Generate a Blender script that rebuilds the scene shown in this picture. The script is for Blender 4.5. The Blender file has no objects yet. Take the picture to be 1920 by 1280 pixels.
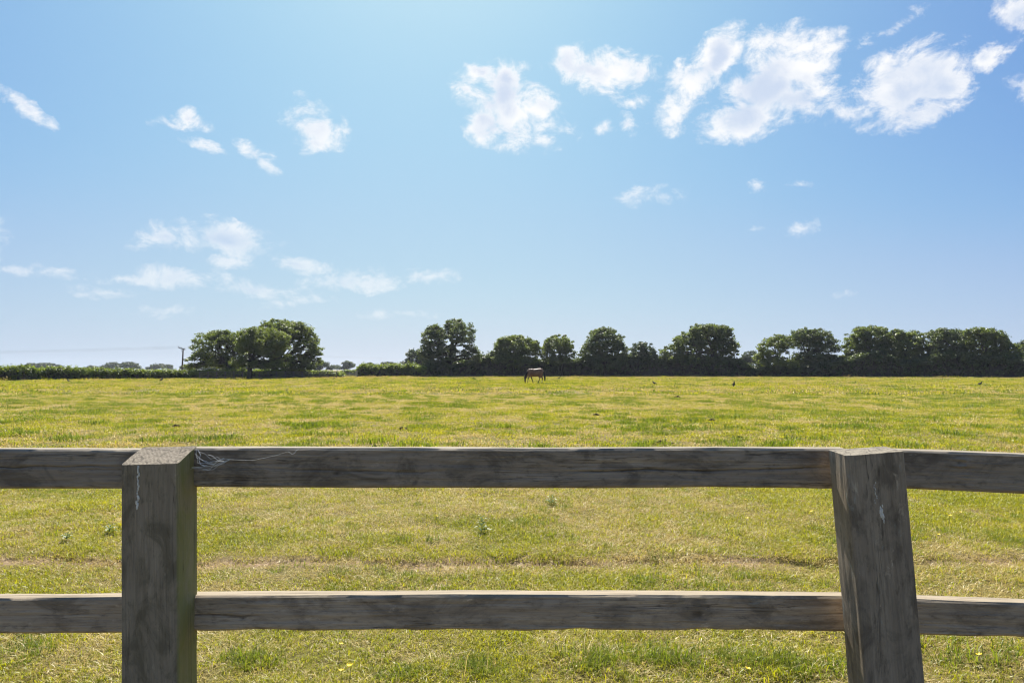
import bpy, bmesh, math, random
import numpy as np
from mathutils import Vector, Matrix, noise as mnoise

R = math.radians
random.seed(7)
rng = np.random.default_rng(7)
scene = bpy.context.scene
col = scene.collection

# ------------------------------------------------------------------ camera
CAM_H = 1.40
PITCH = R(2.37)
F = 1280.0
cam_d = bpy.data.cameras.new('camera')
cam = bpy.data.objects.new('camera', cam_d)
col.objects.link(cam)
cam.location = (0, 0, CAM_H)
cam.rotation_euler = (R(90) + PITCH, 0, 0)
cam_d.sensor_fit = 'HORIZONTAL'
cam_d.sensor_width = 36
cam_d.lens = 24
cam_d.clip_start = 0.05
cam_d.clip_end = 9000
scene.camera = cam

SUN_AZ, SUN_EL = R(-7), R(48)
EXPOSURE = 1.25
SKY_STRENGTH = 0.05
CL = 8.7            # brightness of sunlit cloud against the sky


def pdir(px, py):
    xc, yc = (px - 960) / F, (640 - py) / F
    return Vector((xc, math.cos(PITCH) - yc * math.sin(PITCH), math.sin(PITCH) + yc * math.cos(PITCH)))


def at(px, py, Y):
    d = pdir(px, py)
    return Vector((0, 0, CAM_H)) + d * (Y / d.y)


def azel(px, py):
    d = pdir(px, py).normalized()
    return math.atan2(d.x, d.y), math.asin(d.z)


# ------------------------------------------------------------------ world: sky with clouds
world = bpy.data.worlds.new('World')
scene.world = world
world.use_nodes = True
wt = world.node_tree
wt.nodes.clear()
WN, WL = wt.nodes.new, wt.links.new


def wmath(op, a, b=None, clamp=False):
    n = WN('ShaderNodeMath'); n.operation = op; n.use_clamp = clamp
    for i, v in enumerate((a, b)):
        if v is None:
            continue
        if isinstance(v, (int, float)):
            n.inputs[i].default_value = v
        else:
            WL(v, n.inputs[i])
    return n.outputs[0]


def wrange(v, a, b, c, d, smooth=True):
    n = WN('ShaderNodeMapRange'); n.interpolation_type = 'SMOOTHSTEP' if smooth else 'LINEAR'
    WL(v, n.inputs[0])
    for i, x in enumerate((a, b, c, d)):
        n.inputs[i + 1].default_value = x
    return n.outputs[0]


sky = WN('ShaderNodeTexSky')
sky.sky_type = 'NISHITA'
sky.sun_disc = False
sky.sun_elevation = SUN_EL
sky.sun_rotation = SUN_AZ
sky.altitude = 50
sky.air_density = 1.0
sky.dust_density = 0.4
sky.ozone_density = 3.0
tc = WN('ShaderNodeTexCoord')
sx = WN('ShaderNodeSeparateXYZ'); WL(tc.outputs['Generated'], sx.inputs[0])
az = wmath('ARCTAN2', sx.outputs[0], sx.outputs[1])
el = wmath('ARCSINE', sx.outputs[2])
cv = WN('ShaderNodeCombineXYZ'); WL(az, cv.inputs[0]); WL(el, cv.inputs[1])


def wnoise(scale, detail, rough, dist=0.0, vec=None, stretch=(1, 1.35, 1), off=(0, 0, 0)):
    m = WN('ShaderNodeMapping'); m.inputs['Scale'].default_value = stretch; m.inputs['Location'].default_value = off
    WL(vec or cv.outputs[0], m.inputs[0])
    n = WN('ShaderNodeTexNoise'); WL(m.outputs[0], n.inputs['Vector'])
    n.inputs['Scale'].default_value = scale; n.inputs['Detail'].default_value = detail
    n.inputs['Roughness'].default_value = rough; n.inputs['Distortion'].default_value = dist
    return n


warp = wnoise(15, 5, 0.65)
vm = WN('ShaderNodeVectorMath'); vm.operation = 'SUBTRACT'; WL(warp.outputs['Color'], vm.inputs[0]); vm.inputs[1].default_value = (.5, .5, .5)
vs = WN('ShaderNodeVectorMath'); vs.operation = 'MULTIPLY'; WL(vm.outputs[0], vs.inputs[0]); vs.inputs[1].default_value = (0.06, 0.038, 0)
va = WN('ShaderNodeVectorMath'); va.operation = 'ADD'; WL(vs.outputs[0], va.inputs[0]); WL(cv.outputs[0], va.inputs[1])
# every cloud puff: pixel centre, half sizes, turn in degrees, weight
PUFFS = [
    (958, 205, 84, 62, -25, .98), (1120, 130, 62, 26, -18, .9), (1470, 140, 78, 60, 20, .98), (1690, 165, 96, 60, 10, 1.0),
    (950, 180, 62, 52, -20, 1), (1003, 208, 50, 34, -25, 1), (915, 232, 42, 36, 0, .95), (1020, 266, 24, 18, 0, .8),
    (898, 130, 24, 17, 0, .75), (872, 166, 20, 12, 0, .62), (965, 255, 30, 16, 10, .7), (940, 150, 45, 24, -20, .9),
    (1083, 117, 56, 30, 0, .95), (1156, 144, 66, 36, 0, 1), (1065, 243, 20, 18, 0, .62), (1180, 231, 19, 18, 0, .7), (1136, 240, 22, 15, 0, .55),
    (1345, 105, 50, 38, 35, .95), (1300, 152, 66, 44, 35, 1), (1266, 215, 42, 34, 45, .9), (1195, 188, 40, 12, 0, .5),
    (1505, 92, 76, 44, -10, 1), (1520, 130, 60, 40, 30, .95), (1440, 165, 92, 58, 15, 1), (1400, 220, 84, 38, 10, .95), (1490, 190, 66, 34, 0, .9), (1440, 78, 40, 24, 0, .6),
    (1700, 160, 104, 64, 15, 1.05), (1625, 207, 74, 24, 0, .85), (1758, 148, 62, 52, 20, .95), (1720, 212, 70, 32, 10, .9),
    (1690, 46, 46, 22, 15, .58), (1650, 66, 40, 14, 0, .46), (1800, 72, 22, 12, 0, .5), (1908, 22, 44, 36, 25, .85), (1862, 106, 42, 24, 15, .72),
    (1930, 160, 36, 30, 0, .6), 
    (50, 200, 54, 15, -25, .66), (365, 224, 28, 17, -20, .64), (322, 231, 42, 11, 5, .58), (382, 275, 46, 10, -12, .52), (492, 296, 44, 15, -30, .66),
    (592, 236, 56, 40, -25, .76), (590, 266, 36, 22, 0, .68), (640, 250, 22, 10, 0, .5),
    (305, 441, 46, 26, 0, .78), (420, 447, 98, 30, -3, .86), (415, 489, 52, 12, -3, .62), (560, 493, 70, 16, -8, .66), (270, 458, 34, 10, 0, .55),
    (345, 522, 82, 22, 0, .8), (235, 522, 70, 13, 0, .62), (465, 541, 78, 17, -4, .72), (665, 527, 92, 18, 3, .78), (800, 514, 58, 18, 0, .72),
    (30, 506, 66, 11, 0, .6), (200, 549, 72, 13, 0, .6), (310, 586, 84, 14, 0, .56), (560, 562, 80, 11, 6, .5), (720, 590, 100, 10, 0, .5), (95, 515, 60, 10, 0, .5),
    (1426, 350, 22, 12, 15, .56), (1492, 430, 36, 14, 0, .58), (1220, 368, 58, 18, 0, .43), (1405, 435, 20, 8, 0, .46), (1500, 343, 24, 10, -20, .52),
    (1466, 338, 16, 8, 0, .5), (1580, 551, 26, 8, 0, .42), (-120, 420, 140, 50, 0, .8), (-260, 180, 160, 90, 0, .9), (2180, 300, 160, 90, 0, .9), (2100, 480, 120, 24, 0, .7),
]
# noise shared by every part of the cloudy sky
fine = wnoise(22, 10, 0.70, 0.35)
big = wnoise(11, 2, 0.5, 0.2, off=(5, 2, 0))
nz_ = wmath('ADD', wmath('MULTIPLY', wmath('SUBTRACT', fine.outputs['Fac'], .5), 2.3), wmath('MULTIPLY', wmath('SUBTRACT', big.outputs['Fac'], .5), 0.5))
lowfade = wrange(el, 0.0, 0.42, 0.42, 0.97)
grade = WN('ShaderNodeHueSaturation'); grade.inputs['Saturation'].default_value = 1.0; grade.inputs['Value'].default_value = 1.0
# one tone curve over the whole sky, as the camera's picture style bends its blues
sc_ = WN('ShaderNodeVectorMath'); sc_.operation = 'SCALE'; WL(sky.outputs[0], sc_.inputs[0]); sc_.inputs['Scale'].default_value = 0.1
crv = WN('ShaderNodeRGBCurve')
for ci_, (c1, c2) in enumerate(((1.042, -.36), (1.16, -.48), (1.808, -1.03))):
    ptsc = [(x_ / 10, c1 * min(x_ / 10, .85) + c2 * min(x_ / 10, .85) ** 2 + .06 * max(0, x_ / 10 - .85)) for x_ in range(0, 11, 1)]
    if ci_ == 0: ptsc[1], ptsc[2], ptsc[3] = (.1, .06), (.2, .145), (.3, .245)
    if ci_ == 1: ptsc[3], ptsc[4] = (.3, .27), (.4, .37)
    cu = crv.mapping.curves[ci_]
    cu.points[0].location = ptsc[0]; cu.points[1].location = ptsc[-1]
    for p_ in ptsc[1:-1]: cu.points.new(*p_)
crv.mapping.update()
WL(sc_.outputs[0], crv.inputs['Color'])
sc2 = WN('ShaderNodeVectorMath'); sc2.operation = 'SCALE'; WL(crv.outputs[0], sc2.inputs[0]); sc2.inputs['Scale'].default_value = 8.5
# glow added round the sun: its aureole plus the teal of lens glare
sv = WN('ShaderNodeVectorMath'); sv.operation = 'DOT_PRODUCT'; WL(tc.outputs['Generated'], sv.inputs[0])
sv.inputs[1].default_value = (math.sin(SUN_AZ) * math.cos(SUN_EL), math.cos(SUN_AZ) * math.cos(SUN_EL), math.sin(SUN_EL))
au = wmath('POWER', wmath('MAXIMUM', sv.outputs['Value'], 0.0), 4.6)
auc = WN('ShaderNodeVectorMath'); auc.operation = 'SCALE'; auc.inputs[0].default_value = (1.95, 3.3, 1.35); WL(au, auc.inputs['Scale'])
sca = WN('ShaderNodeVectorMath'); sca.operation = 'ADD'; WL(sc2.outputs[0], sca.inputs[0]); WL(auc.outputs[0], sca.inputs[1])
WL(sca.outputs[0], grade.inputs['Color'])
# near the horizon the summer haze keeps the sky even
svz = wmath('SQRT', wmath('ADD', wmath('MULTIPLY', sx.outputs[2], sx.outputs[2]), 0.0036))
svc = WN('ShaderNodeCombineXYZ'); WL(sx.outputs[0], svc.inputs[0]); WL(sx.outputs[1], svc.inputs[1]); WL(svz, svc.inputs[2])
svn = WN('ShaderNodeVectorMath'); svn.operation = 'NORMALIZE'; WL(svc.outputs[0], svn.inputs[0])
WL(svn.outputs[0], sky.inputs['Vector'])


def cloudy(fld):
    """sky colour with the clouds of one density field laid over it -> Background shader"""
    d0 = wmath('MULTIPLY', wmath('ADD', fld, nz_), wrange(fld, 0.0, 0.12, 0, 1))
    dens = wmath('MULTIPLY', wrange(d0, 0.10, 0.80, 0, 1), lowfade)
    shade = wmath('MULTIPLY', wrange(fld, 0.35, 0.85, 0, 1), wrange(wmath('ADD', big.outputs['Fac'], wmath('MULTIPLY', fine.outputs['Fac'], .35)), .52, .80, 0.0, 1))
    ccol = WN('ShaderNodeMix'); ccol.data_type = 'RGBA'
    WL(shade, ccol.inputs[0])
    ccol.inputs[6].default_value = (CL, CL * .995, CL * 1.0, 1)
    ccol.inputs[7].default_value = (CL * .62, CL * .71, CL * .87, 1)
    cmix = WN('ShaderNodeMix'); cmix.data_type = 'RGBA'
    WL(dens, cmix.inputs[0]); WL(grade.outputs[0], cmix.inputs[6]); WL(ccol.outputs[2], cmix.inputs[7])
    bg = WN('ShaderNodeBackground'); bg.inputs['Strength'].default_value = SKY_STRENGTH
    WL(cmix.outputs[2], bg.inputs['Color'])
    return bg.outputs[0]


def choose(fac, s0, s1):
    m = WN('ShaderNodeMixShader'); WL(fac, m.inputs[0]); WL(s0, m.inputs[1]); WL(s1, m.inputs[2])
    return m.outputs[0]


PA = []
for (cx, cy, rx, ry, rot, w) in PUFFS:
    a0, e0 = azel(cx, cy)
    ax = abs(azel(cx + rx, cy)[0] - azel(cx - rx, cy)[0]) / 2 * 1.5
    ey = abs(azel(cx, cy + ry)[1] - azel(cx, cy - ry)[1]) / 2 * 1.5
    r_ = R(rot)
    ha = math.hypot(ax * math.cos(r_), ey * math.sin(r_)) + .03
    he = math.hypot(ax * math.sin(r_), ey * math.cos(r_)) + .016
    PA.append((a0, e0, ax, ey, r_, w, ha, he))


def field(lo, hi):
    f = None
    for (a0, e0, ax, ey, r_, w, ha, he) in PA:
        if a0 + ha < lo or a0 - ha > hi:
            continue
        m = WN('ShaderNodeMapping'); m.vector_type = 'TEXTURE'
        WL(va.outputs[0], m.inputs[0])
        m.inputs['Location'].default_value = (a0, e0, 0)
        m.inputs['Rotation'].default_value = (0, 0, r_)
        m.inputs['Scale'].default_value = (ax, ey, 1)
        g = WN('ShaderNodeTexGradient'); g.gradient_type = 'SPHERICAL'; WL(m.outputs[0], g.inputs[0])
        v = wmath('MULTIPLY', g.outputs['Fac'], w)
        f = v if f is None else wmath('MAXIMUM', f, v)
    return f


# the drawn clouds, in strips of azimuth so that each direction only looks at the puffs near it
EDGE = [-.95, -.60, -.46, -.36, -.25, -.08, .06, .17, .27, .36, .46, .56, .95]
strips = [cloudy(field(EDGE[i], EDGE[i + 1])) for i in range(len(EDGE) - 1) if field(EDGE[i], EDGE[i + 1]) is not None]


def tree_of(lo, hi):
    if hi - lo == 1:
        return strips[lo]
    m = (lo + hi) // 2
    return choose(wmath('GREATER_THAN', az, EDGE[m]), tree_of(lo, m), tree_of(m, hi))


view_sky = tree_of(0, len(EDGE) - 1)
# the same scattered cumulus goes on round the rest of the sky
rest = wnoise(3.4, 2, 0.5, 0, stretch=(1, 1.8, 1), off=(3.1, 0, 0))
restf = wmath('MULTIPLY', wrange(rest.outputs['Fac'], .54, .80, 0, .9), wrange(el, .03, .15, 0, 1))
aaz = wmath('ABSOLUTE', az)
restf = wmath('MULTIPLY', restf, wmath('MAXIMUM', wrange(aaz, .78, .95, 0, 1), wrange(el, .60, .75, 0, 1)))
rest_sky = cloudy(restf)
inview = wmath('MULTIPLY', wmath('LESS_THAN', aaz, .95), wmath('LESS_THAN', el, .60))
up_sky = choose(inview, rest_sky, view_sky)
bgl = WN('ShaderNodeBackground'); bgl.inputs['Strength'].default_value = SKY_STRENGTH
WL(grade.outputs[0], bgl.inputs['Color'])
wo = WN('ShaderNodeOutputWorld'); WL(choose(wmath('GREATER_THAN', el, .005), bgl.outputs[0], up_sky), wo.inputs['Surface'])

# ------------------------------------------------------------------ sun and exposure
S = Vector((math.sin(SUN_AZ) * math.cos(SUN_EL), math.cos(SUN_AZ) * math.cos(SUN_EL), math.sin(SUN_EL)))
sun_d = bpy.data.lights.new('sun', 'SUN')
sun_d.energy = 5.0
sun_d.angle = R(0.53)
sun_d.color = (1.0, 0.95, 0.86)
sun = bpy.data.objects.new('sun', sun_d)
col.objects.link(sun)
sun.location = S * 60
sun.rotation_euler = (-S).to_track_quat('-Z', 'Y').to_euler()
vs_ = scene.view_settings
vs_.view_transform = 'Standard'
vs_.look = 'None'
vs_.gamma = 1
vs_.exposure = EXPOSURE
vs_.use_curve_mapping = False
scene.cycles.max_bounces = 6
scene.cycles.diffuse_bounces = 3
scene.cycles.glossy_bounces = 2
scene.cycles.transmission_bounces = 4
scene.cycles.transparent_max_bounces = 8
scene.cycles.volume_bounces = 0
scene.cycles.filter_width = 1.2
scene.cycles.use_denoising = True
scene.cycles.denoiser = 'OPENIMAGEDENOISE'
scene.cycles.denoising_input_passes = 'RGB_ALBEDO_NORMAL'
scene.cycles.denoising_prefilter = 'ACCURATE'


# ------------------------------------------------------------------ helpers
def tag(o, label=None, cat=None, group=None, kind=None):
    if label: o['label'] = label
    if cat: o['category'] = cat
    if group: o['group'] = group
    if kind: o['kind'] = kind
    return o


def empty(name, loc=(0, 0, 0)):
    o = bpy.data.objects.new(name, None)
    o.empty_display_size = .2
    o.location = loc
    col.objects.link(o)
    return o


def mesh_np(name, co, faces, mat=None, smooth=False, uv=None):
    """faces: (n,k) array, all the same size"""
    co = np.asarray(co, np.float32).reshape(-1, 3)
    faces = np.asarray(faces, np.int32)
    n, k = faces.shape
    me = bpy.data.meshes.new(name)
    me.vertices.add(len(co)); me.vertices.foreach_set('co', co.ravel())
    me.loops.add(n * k); me.loops.foreach_set('vertex_index', faces.ravel())
    me.polygons.add(n)
    me.polygons.foreach_set('loop_start', np.arange(0, n * k, k, dtype=np.int32))
    me.polygons.foreach_set('loop_total', np.full(n, k, np.int32))
    if smooth:
        me.polygons.foreach_set('use_smooth', np.ones(n, bool))
    me.update(calc_edges=True)
    if mat: me.materials.append(mat)
    return me


def obj(name, me, parent=None, loc=None):
    o = bpy.data.objects.new(name, me)
    col.objects.link(o)
    if parent is not None: o.parent = parent
    if loc is not None: o.location = loc
    return o


class MB:
    """collects closed shapes and builds one mesh object"""
    def __init__(self):
        self.v, self.f = [], []

    def tube(self, pts, rad, n=6, cap=True):
        pts = [Vector(p) for p in pts]
        b = len(self.v)
        m = len(pts)
        up = Vector((0.13, 0.21, 1)).normalized()
        for i, p in enumerate(pts):
            t = (pts[min(i + 1, m - 1)] - pts[max(i - 1, 0)]).normalized()
            a = t.cross(up)
            if a.length < 1e-3: a = t.cross(Vector((1, 0, 0)))
            a.normalize(); c = t.cross(a)
            r = rad[i] if isinstance(rad, (list, tuple)) else rad
            ra, rc = r if isinstance(r, (list, tuple)) else (r, r)
            for k in range(n):
                th = 2 * math.pi * k / n
                self.v.append(p + a * math.cos(th) * ra + c * math.sin(th) * rc)
        for i in range(m - 1):
            for k in range(n):
                q = b + i * n
                self.f.append((q + k, q + (k + 1) % n, q + n + (k + 1) % n, q + n + k))
        if cap:
            self.f.append(tuple(b + k for k in range(n))[::-1])
            self.f.append(tuple(b + (m - 1) * n + k for k in range(n)))
        return self

    def box(self, c, s, rz=0.0):
        c = Vector(c); b = len(self.v)
        M = Matrix.Rotation(rz, 3, 'Z')
        for z in (-1, 1):
            for (x, y) in ((-1, -1), (1, -1), (1, 1), (-1, 1)):
                self.v.append(c + M @ Vector((x * s[0] / 2, y * s[1] / 2, z * s[2] / 2)))
        for q in ((3, 2, 1, 0), (4, 5, 6, 7), (0, 1, 5, 4), (1, 2, 6, 5), (2, 3, 7, 6), (3, 0, 4, 7)):
            self.f.append(tuple(b + i for i in q))
        return self

    def build(self, name, mat, parent=None, smooth=False):
        me = bpy.data.meshes.new(name)
        inv = Vector(parent.location) if parent is not None else Vector()
        me.from_pydata([tuple(Vector(p) - inv) for p in self.v], [], self.f)
        if smooth:
            for p in me.polygons: p.use_smooth = True
        me.materials.append(mat)
        return obj(name, me, parent)


def vnoise(x, y, seed=0):
    """vectorised smooth value noise in 0..1"""
    x = np.asarray(x, float); y = np.asarray(y, float)
    xi, yi = np.floor(x).astype(np.int64), np.floor(y).astype(np.int64)
    fx, fy = x - xi, y - yi
    fx = fx * fx * (3 - 2 * fx); fy = fy * fy * (3 - 2 * fy)

    def h(a, b):
        n = (a * 374761393 + b * 668265263 + seed * 1442695041) & 0xffffffff
        n = ((n ^ (n >> 13)) * 1274126177) & 0xffffffff
        return ((n ^ (n >> 16)) & 0xffff) / 65535.0
    return (h(xi, yi) * (1 - fx) + h(xi + 1, yi) * fx) * (1 - fy) + (h(xi, yi + 1) * (1 - fx) + h(xi + 1, yi + 1) * fx) * fy


def fbm(x, y, seed=0, oct=4):
    s = 0; a = 1; t = 0
    for i in range(oct):
        s = s + a * vnoise(np.asarray(x) * 2 ** i, np.asarray(y) * 2 ** i, seed + i * 17)
        t += a; a *= .5
    return s / t


def sstep(a, b, x):
    t = np.clip((np.asarray(x, float) - a) / (b - a), 0, 1)
    return t * t * (3 - 2 * t)


# ------------------------------------------------------------------ materials
class Mat:
    def __init__(self, name):
        self.m = bpy.data.materials.new(name); self.m.use_nodes = True
        self.t = self.m.node_tree; self.t.nodes.clear()
        self.out = self.N('ShaderNodeOutputMaterial')

    def N(self, typ, **kw):
        n = self.t.nodes.new(typ)
        for k, v in kw.items(): setattr(n, k, v)
        return n

    def L(self, a, b): self.t.links.new(a, b)

    def set(self, sock, v):
        if isinstance(v, (int, float)): sock.default_value = v
        elif isinstance(v, (tuple, list)):
            sock.default_value = tuple(v) + ((1,) if len(v) == 3 and len(sock.default_value) == 4 else ())
        else: self.L(v, sock)

    def noise(self, vec, scale, detail=3, rough=.5, dist=0, stretch=None, loc=(0, 0, 0)):
        if stretch or any(loc):
            m = self.N('ShaderNodeMapping'); m.inputs['Scale'].default_value = stretch or (1, 1, 1); m.inputs['Location'].default_value = loc
            self.L(vec, m.inputs[0]); vec = m.outputs[0]
        n = self.N('ShaderNodeTexNoise'); self.L(vec, n.inputs['Vector'])
        for k, v in (('Scale', scale), ('Detail', detail), ('Roughness', rough), ('Distortion', dist)): n.inputs[k].default_value = v
        return n.outputs['Fac']

    def rng(self, v, a, b, c=0, d=1):
        n = self.N('ShaderNodeMapRange'); n.interpolation_type = 'SMOOTHSTEP'
        self.L(v, n.inputs[0])
        for i, q in enumerate((a, b, c, d)): n.inputs[i + 1].default_value = q
        return n.outputs[0]

    def math(self, op, a, b=0.0):
        n = self.N('ShaderNodeMath', operation=op)
        self.set(n.inputs[0], a); self.set(n.inputs[1], b)
        return n.outputs[0]

    def mix(self, f, a, b, blend='MIX'):
        n = self.N('ShaderNodeMix', data_type='RGBA', blend_type=blend)
        self.set(n.inputs[0], f); self.set(n.inputs[6], a); self.set(n.inputs[7], b)
        return n.outputs[2]

    def ramp(self, f, stops):
        n = self.N('ShaderNodeValToRGB'); self.L(f, n.inputs[0])
        e = n.color_ramp.elements
        e[0].position, e[0].color = stops[0][0], (*stops[0][1], 1)
        e[1].position, e[1].color = stops[-1][0], (*stops[-1][1], 1)
        for p, c in stops[1:-1]:
            q = e.new(p); q.color = (*c, 1)
        return n.outputs[0]

    def principled(self, colr, rough=.8, spec=.3, bump=None, bstr=.5, bdist=.01):
        p = self.N('ShaderNodeBsdfPrincipled')
        self.set(p.inputs['Base Color'], colr); self.set(p.inputs['Roughness'], rough)
        p.inputs['Specular IOR Level'].default_value = spec
        if bump is not None:
            b = self.N('ShaderNodeBump'); b.inputs['Strength'].default_value = bstr; b.inputs['Distance'].default_value = bdist
            self.L(bump, b.inputs['Height']); self.L(b.outputs[0], p.inputs['Normal'])
        self.L(p.outputs[0], self.out.inputs['Surface'])
        return self.m

    def leaf(self, colr, trans_col, trans=.45, gloss=.04, rough=.5):
        d = self.N('ShaderNodeBsdfDiffuse'); self.set(d.inputs['Color'], colr)
        t = self.N('ShaderNodeBsdfTranslucent'); self.set(t.inputs['Color'], trans_col)
        m = self.N('ShaderNodeMixShader'); m.inputs[0].default_value = trans
        self.L(d.outputs[0], m.inputs[1]); self.L(t.outputs[0], m.inputs[2])
        g = self.N('ShaderNodeBsdfGlossy'); g.inputs['Roughness'].default_value = rough; g.inputs['Color'].default_value = (1, 1, 1, 1)
        m2 = self.N('ShaderNodeMixShader'); m2.inputs[0].default_value = gloss
        self.L(m.outputs[0], m2.inputs[1]); self.L(g.outputs[0], m2.inputs[2])
        self.L(m2.outputs[0], self.out.inputs['Surface'])
        return self.m


def flat_mat(name, c, rough=.8, spec=.3, var=.25, scale=8):
    M = Mat(name)
    t = M.N('ShaderNodeTexCoord')
    n = M.noise(t.outputs['Object'], scale, 4, .6)
    cc = M.mix(M.rng(n, .3, .7), tuple(x * (1 - var) for x in c), tuple(x * (1 + var) for x in c))
    return M.principled(cc, rough, spec, n, .3, .01)


def wood_mat(name, dark, mid, light, algae=0.0, lichen=0.0, worn_lit_top=(.42, .38, .32)):
    M = Mat(name)
    t = M.N('ShaderNodeTexCoord').outputs['Object']
    oi = M.N('ShaderNodeObjectInfo')
    off = M.N('ShaderNodeVectorMath', operation='ADD'); M.L(t, off.inputs[0])
    sc = M.N('ShaderNodeVectorMath', operation='SCALE'); M.L(oi.outputs['Location'], sc.inputs[0]); sc.inputs['Scale'].default_value = 3.7
    M.L(sc.outputs[0], off.inputs[1])
    v = off.outputs[0]
    g1 = M.noise(v, 1, 6, .66, 1.0, (3.2, 60, 60))
    g2 = M.noise(v, 1, 4, .6, .6, (7, 210, 210), (4, 2, 9))
    bl = M.noise(v, 1, 6, .66, .8, (7, 13, 13), (1, 7, 3))
    st = M.noise(v, 1, 3, .55, .5, (1.6, 14, 14), (8, 1, 5))
    f = M.math('ADD', M.math('MULTIPLY', g1, .50), M.math('MULTIPLY', g2, .22))
    f = M.math('ADD', f, M.math('MULTIPLY', st, .38))
    c = M.ramp(f, [(.30, dark), (.52, mid), (.78, light)])
    c = M.mix(M.rng(bl, .44, .64, 0, .7), c, tuple(x * .42 for x in mid))
    b2 = M.noise(v, 1, 6, .7, .4, (24, 70, 70), (5, 1, 1))
    c = M.mix(M.rng(b2, .5, .72, 0, .55), c, tuple(x * .45 for x in dark))
    sp = M.noise(v, 1, 5, .7, .3, (14, 30, 30), (3, 3, 8))
    c = M.mix(M.rng(sp, .62, .78, 0, .45 + lichen * .4), c, tuple(min(1, x * 1.5 + .03) for x in light))
    if algae:
        sep = M.N('ShaderNodeSeparateXYZ'); M.L(t, sep.inputs[0])
        side = M.rng(sep.outputs[1], -.066, -.073, .12, 1)
        am = M.math('MULTIPLY', M.math('MULTIPLY', side, M.rng(bl, .25, .6, .35, 1)), algae)
        c = M.mix(am, c, (.235, .22, .08))
    if lichen:
        ln = M.noise(v, 1, 6, .7, .8, (9, 26, 26), (2, 9, 4))
        c = M.mix(M.rng(ln, .60, .70, 0, lichen), c, (.30, .31, .28))
    # upward faces get a separate tone: weathering, with sunlit brightness painted in
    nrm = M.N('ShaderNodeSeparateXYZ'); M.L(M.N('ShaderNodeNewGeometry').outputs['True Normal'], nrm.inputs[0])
    c = M.mix(M.math('MULTIPLY', M.rng(nrm.outputs[2], .55, .85), M.rng(g1, .25, .6, .55, .95)), c, worn_lit_top)
    # end grain: growth rings and star checks on the sawn ends
    vt = M.N('ShaderNodeVectorTransform', vector_type='NORMAL', convert_from='WORLD', convert_to='OBJECT')
    M.L(M.N('ShaderNodeNewGeometry').outputs['True Normal'], vt.inputs[0])
    vx = M.N('ShaderNodeSeparateXYZ'); M.L(vt.outputs[0], vx.inputs[0])
    endm = M.rng(M.math('ABSOLUTE', vx.outputs[0]), .6, .8)
    wv = M.N('ShaderNodeTexWave', wave_type='BANDS', bands_direction='DIAGONAL')
    M.L(t, wv.inputs['Vector']); wv.inputs['Scale'].default_value = 55; wv.inputs['Distortion'].default_value = 5; wv.inputs['Detail'].default_value = 4; wv.inputs['Detail Scale'].default_value = 1.4
    vo = M.N('ShaderNodeTexVoronoi', feature='DISTANCE_TO_EDGE'); M.L(t, vo.inputs['Vector']); vo.inputs['Scale'].default_value = 26; vo.inputs['Randomness'].default_value = 1.0
    c = M.mix(M.math('MULTIPLY', endm, M.rng(wv.outputs['Fac'], .35, .75, .4, 0)), c, tuple(x * .8 for x in dark))
    c = M.mix(M.math('MULTIPLY', endm, M.math('MULTIPLY', M.rng(vo.outputs['Distance'], .015, .05, .8, 0), M.rng(b2, .4, .5))), c, tuple(x * .3 for x in dark))
    c = M.mix(M.math('MULTIPLY', endm, M.rng(b2, .45, .65, 0, .6)), c, tuple(x * .5 for x in dark))
    # long drying checks
    ck = M.noise(v, 1, 3, .5, 1.0, (1.1, 60, 60), (6, 6, 2))
    ckm = M.rng(M.math('ABSOLUTE', M.math('SUBTRACT', ck, .5)), .0, .012, 1, 0)
    ckm = M.math('MULTIPLY', ckm, M.rng(st, .45, .6, 0, .75))
    c = M.mix(ckm, c, tuple(x * .35 for x in dark))
    # darker colour in the modelled crack and knots
    ca = M.N('ShaderNodeAttribute'); ca.attribute_name = 'crack'
    c = M.mix(M.rng(ca.outputs['Fac'], .2, .9, 0, .7), c, tuple(x * .35 for x in dark))
    bump = M.math('ADD', M.math('MULTIPLY', g1, .6), M.math('MULTIPLY', g2, .5))
    bump = M.math('SUBTRACT', bump, M.math('MULTIPLY', ckm, .6))
    return M.principled(c, .85, .2, bump, .7, .004)


def foliage_mat(name, dark, light, tr, trans=.40):
    M = Mat(name)
    g = M.N('ShaderNodeNewGeometry')
    n1 = M.noise(g.outputs['Position'], .55, 3, .6)
    n2 = M.noise(g.outputs['Position'], 3.5, 2, .6, 0, None, (3, 1, 2))
    f = M.math('ADD', M.math('MULTIPLY', n1, .6), M.math('MULTIPLY', n2, .4))
    c = M.mix(M.rng(f, .40, .62), dark, light)
    tcx = M.mix(.5, c, tr)
    return M.leaf(c, tcx, trans, .035, .45)


WOOD_TOP = wood_mat('weathered_rail_wood', (0.143, 0.115, 0.086), (0.270, 0.220, 0.166), (0.429, 0.355, 0.270), worn_lit_top=(0.275, 0.237, 0.180))
WOOD_LOW = wood_mat('weathered_lower_rail_wood', (0.165, 0.122, 0.085), (0.380, 0.297, 0.212), (0.594, 0.474, 0.347), lichen=.45, worn_lit_top=(0.275, 0.227, 0.162))
WOOD_PL = wood_mat('weathered_post_wood_with_algae', (0.138, 0.109, 0.081), (0.259, 0.209, 0.155), (0.418, 0.345, 0.257), algae=.85, worn_lit_top=(0.220, 0.185, 0.140))
WOOD_PR = wood_mat('weathered_post_wood_with_lichen', (0.132, 0.108, 0.081), (0.259, 0.211, 0.158), (0.429, 0.360, 0.270), lichen=.7, worn_lit_top=(0.242, 0.211, 0.162))
OAK = foliage_mat('oak_leaves', (.026, .046, .012), (.110, .145, .028), (.29, .36, .04), .46)
OAK2 = foliage_mat('fresh_oak_leaves', (.036, .060, .013), (.135, .17, .030), (.33, .40, .05), .46)
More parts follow.
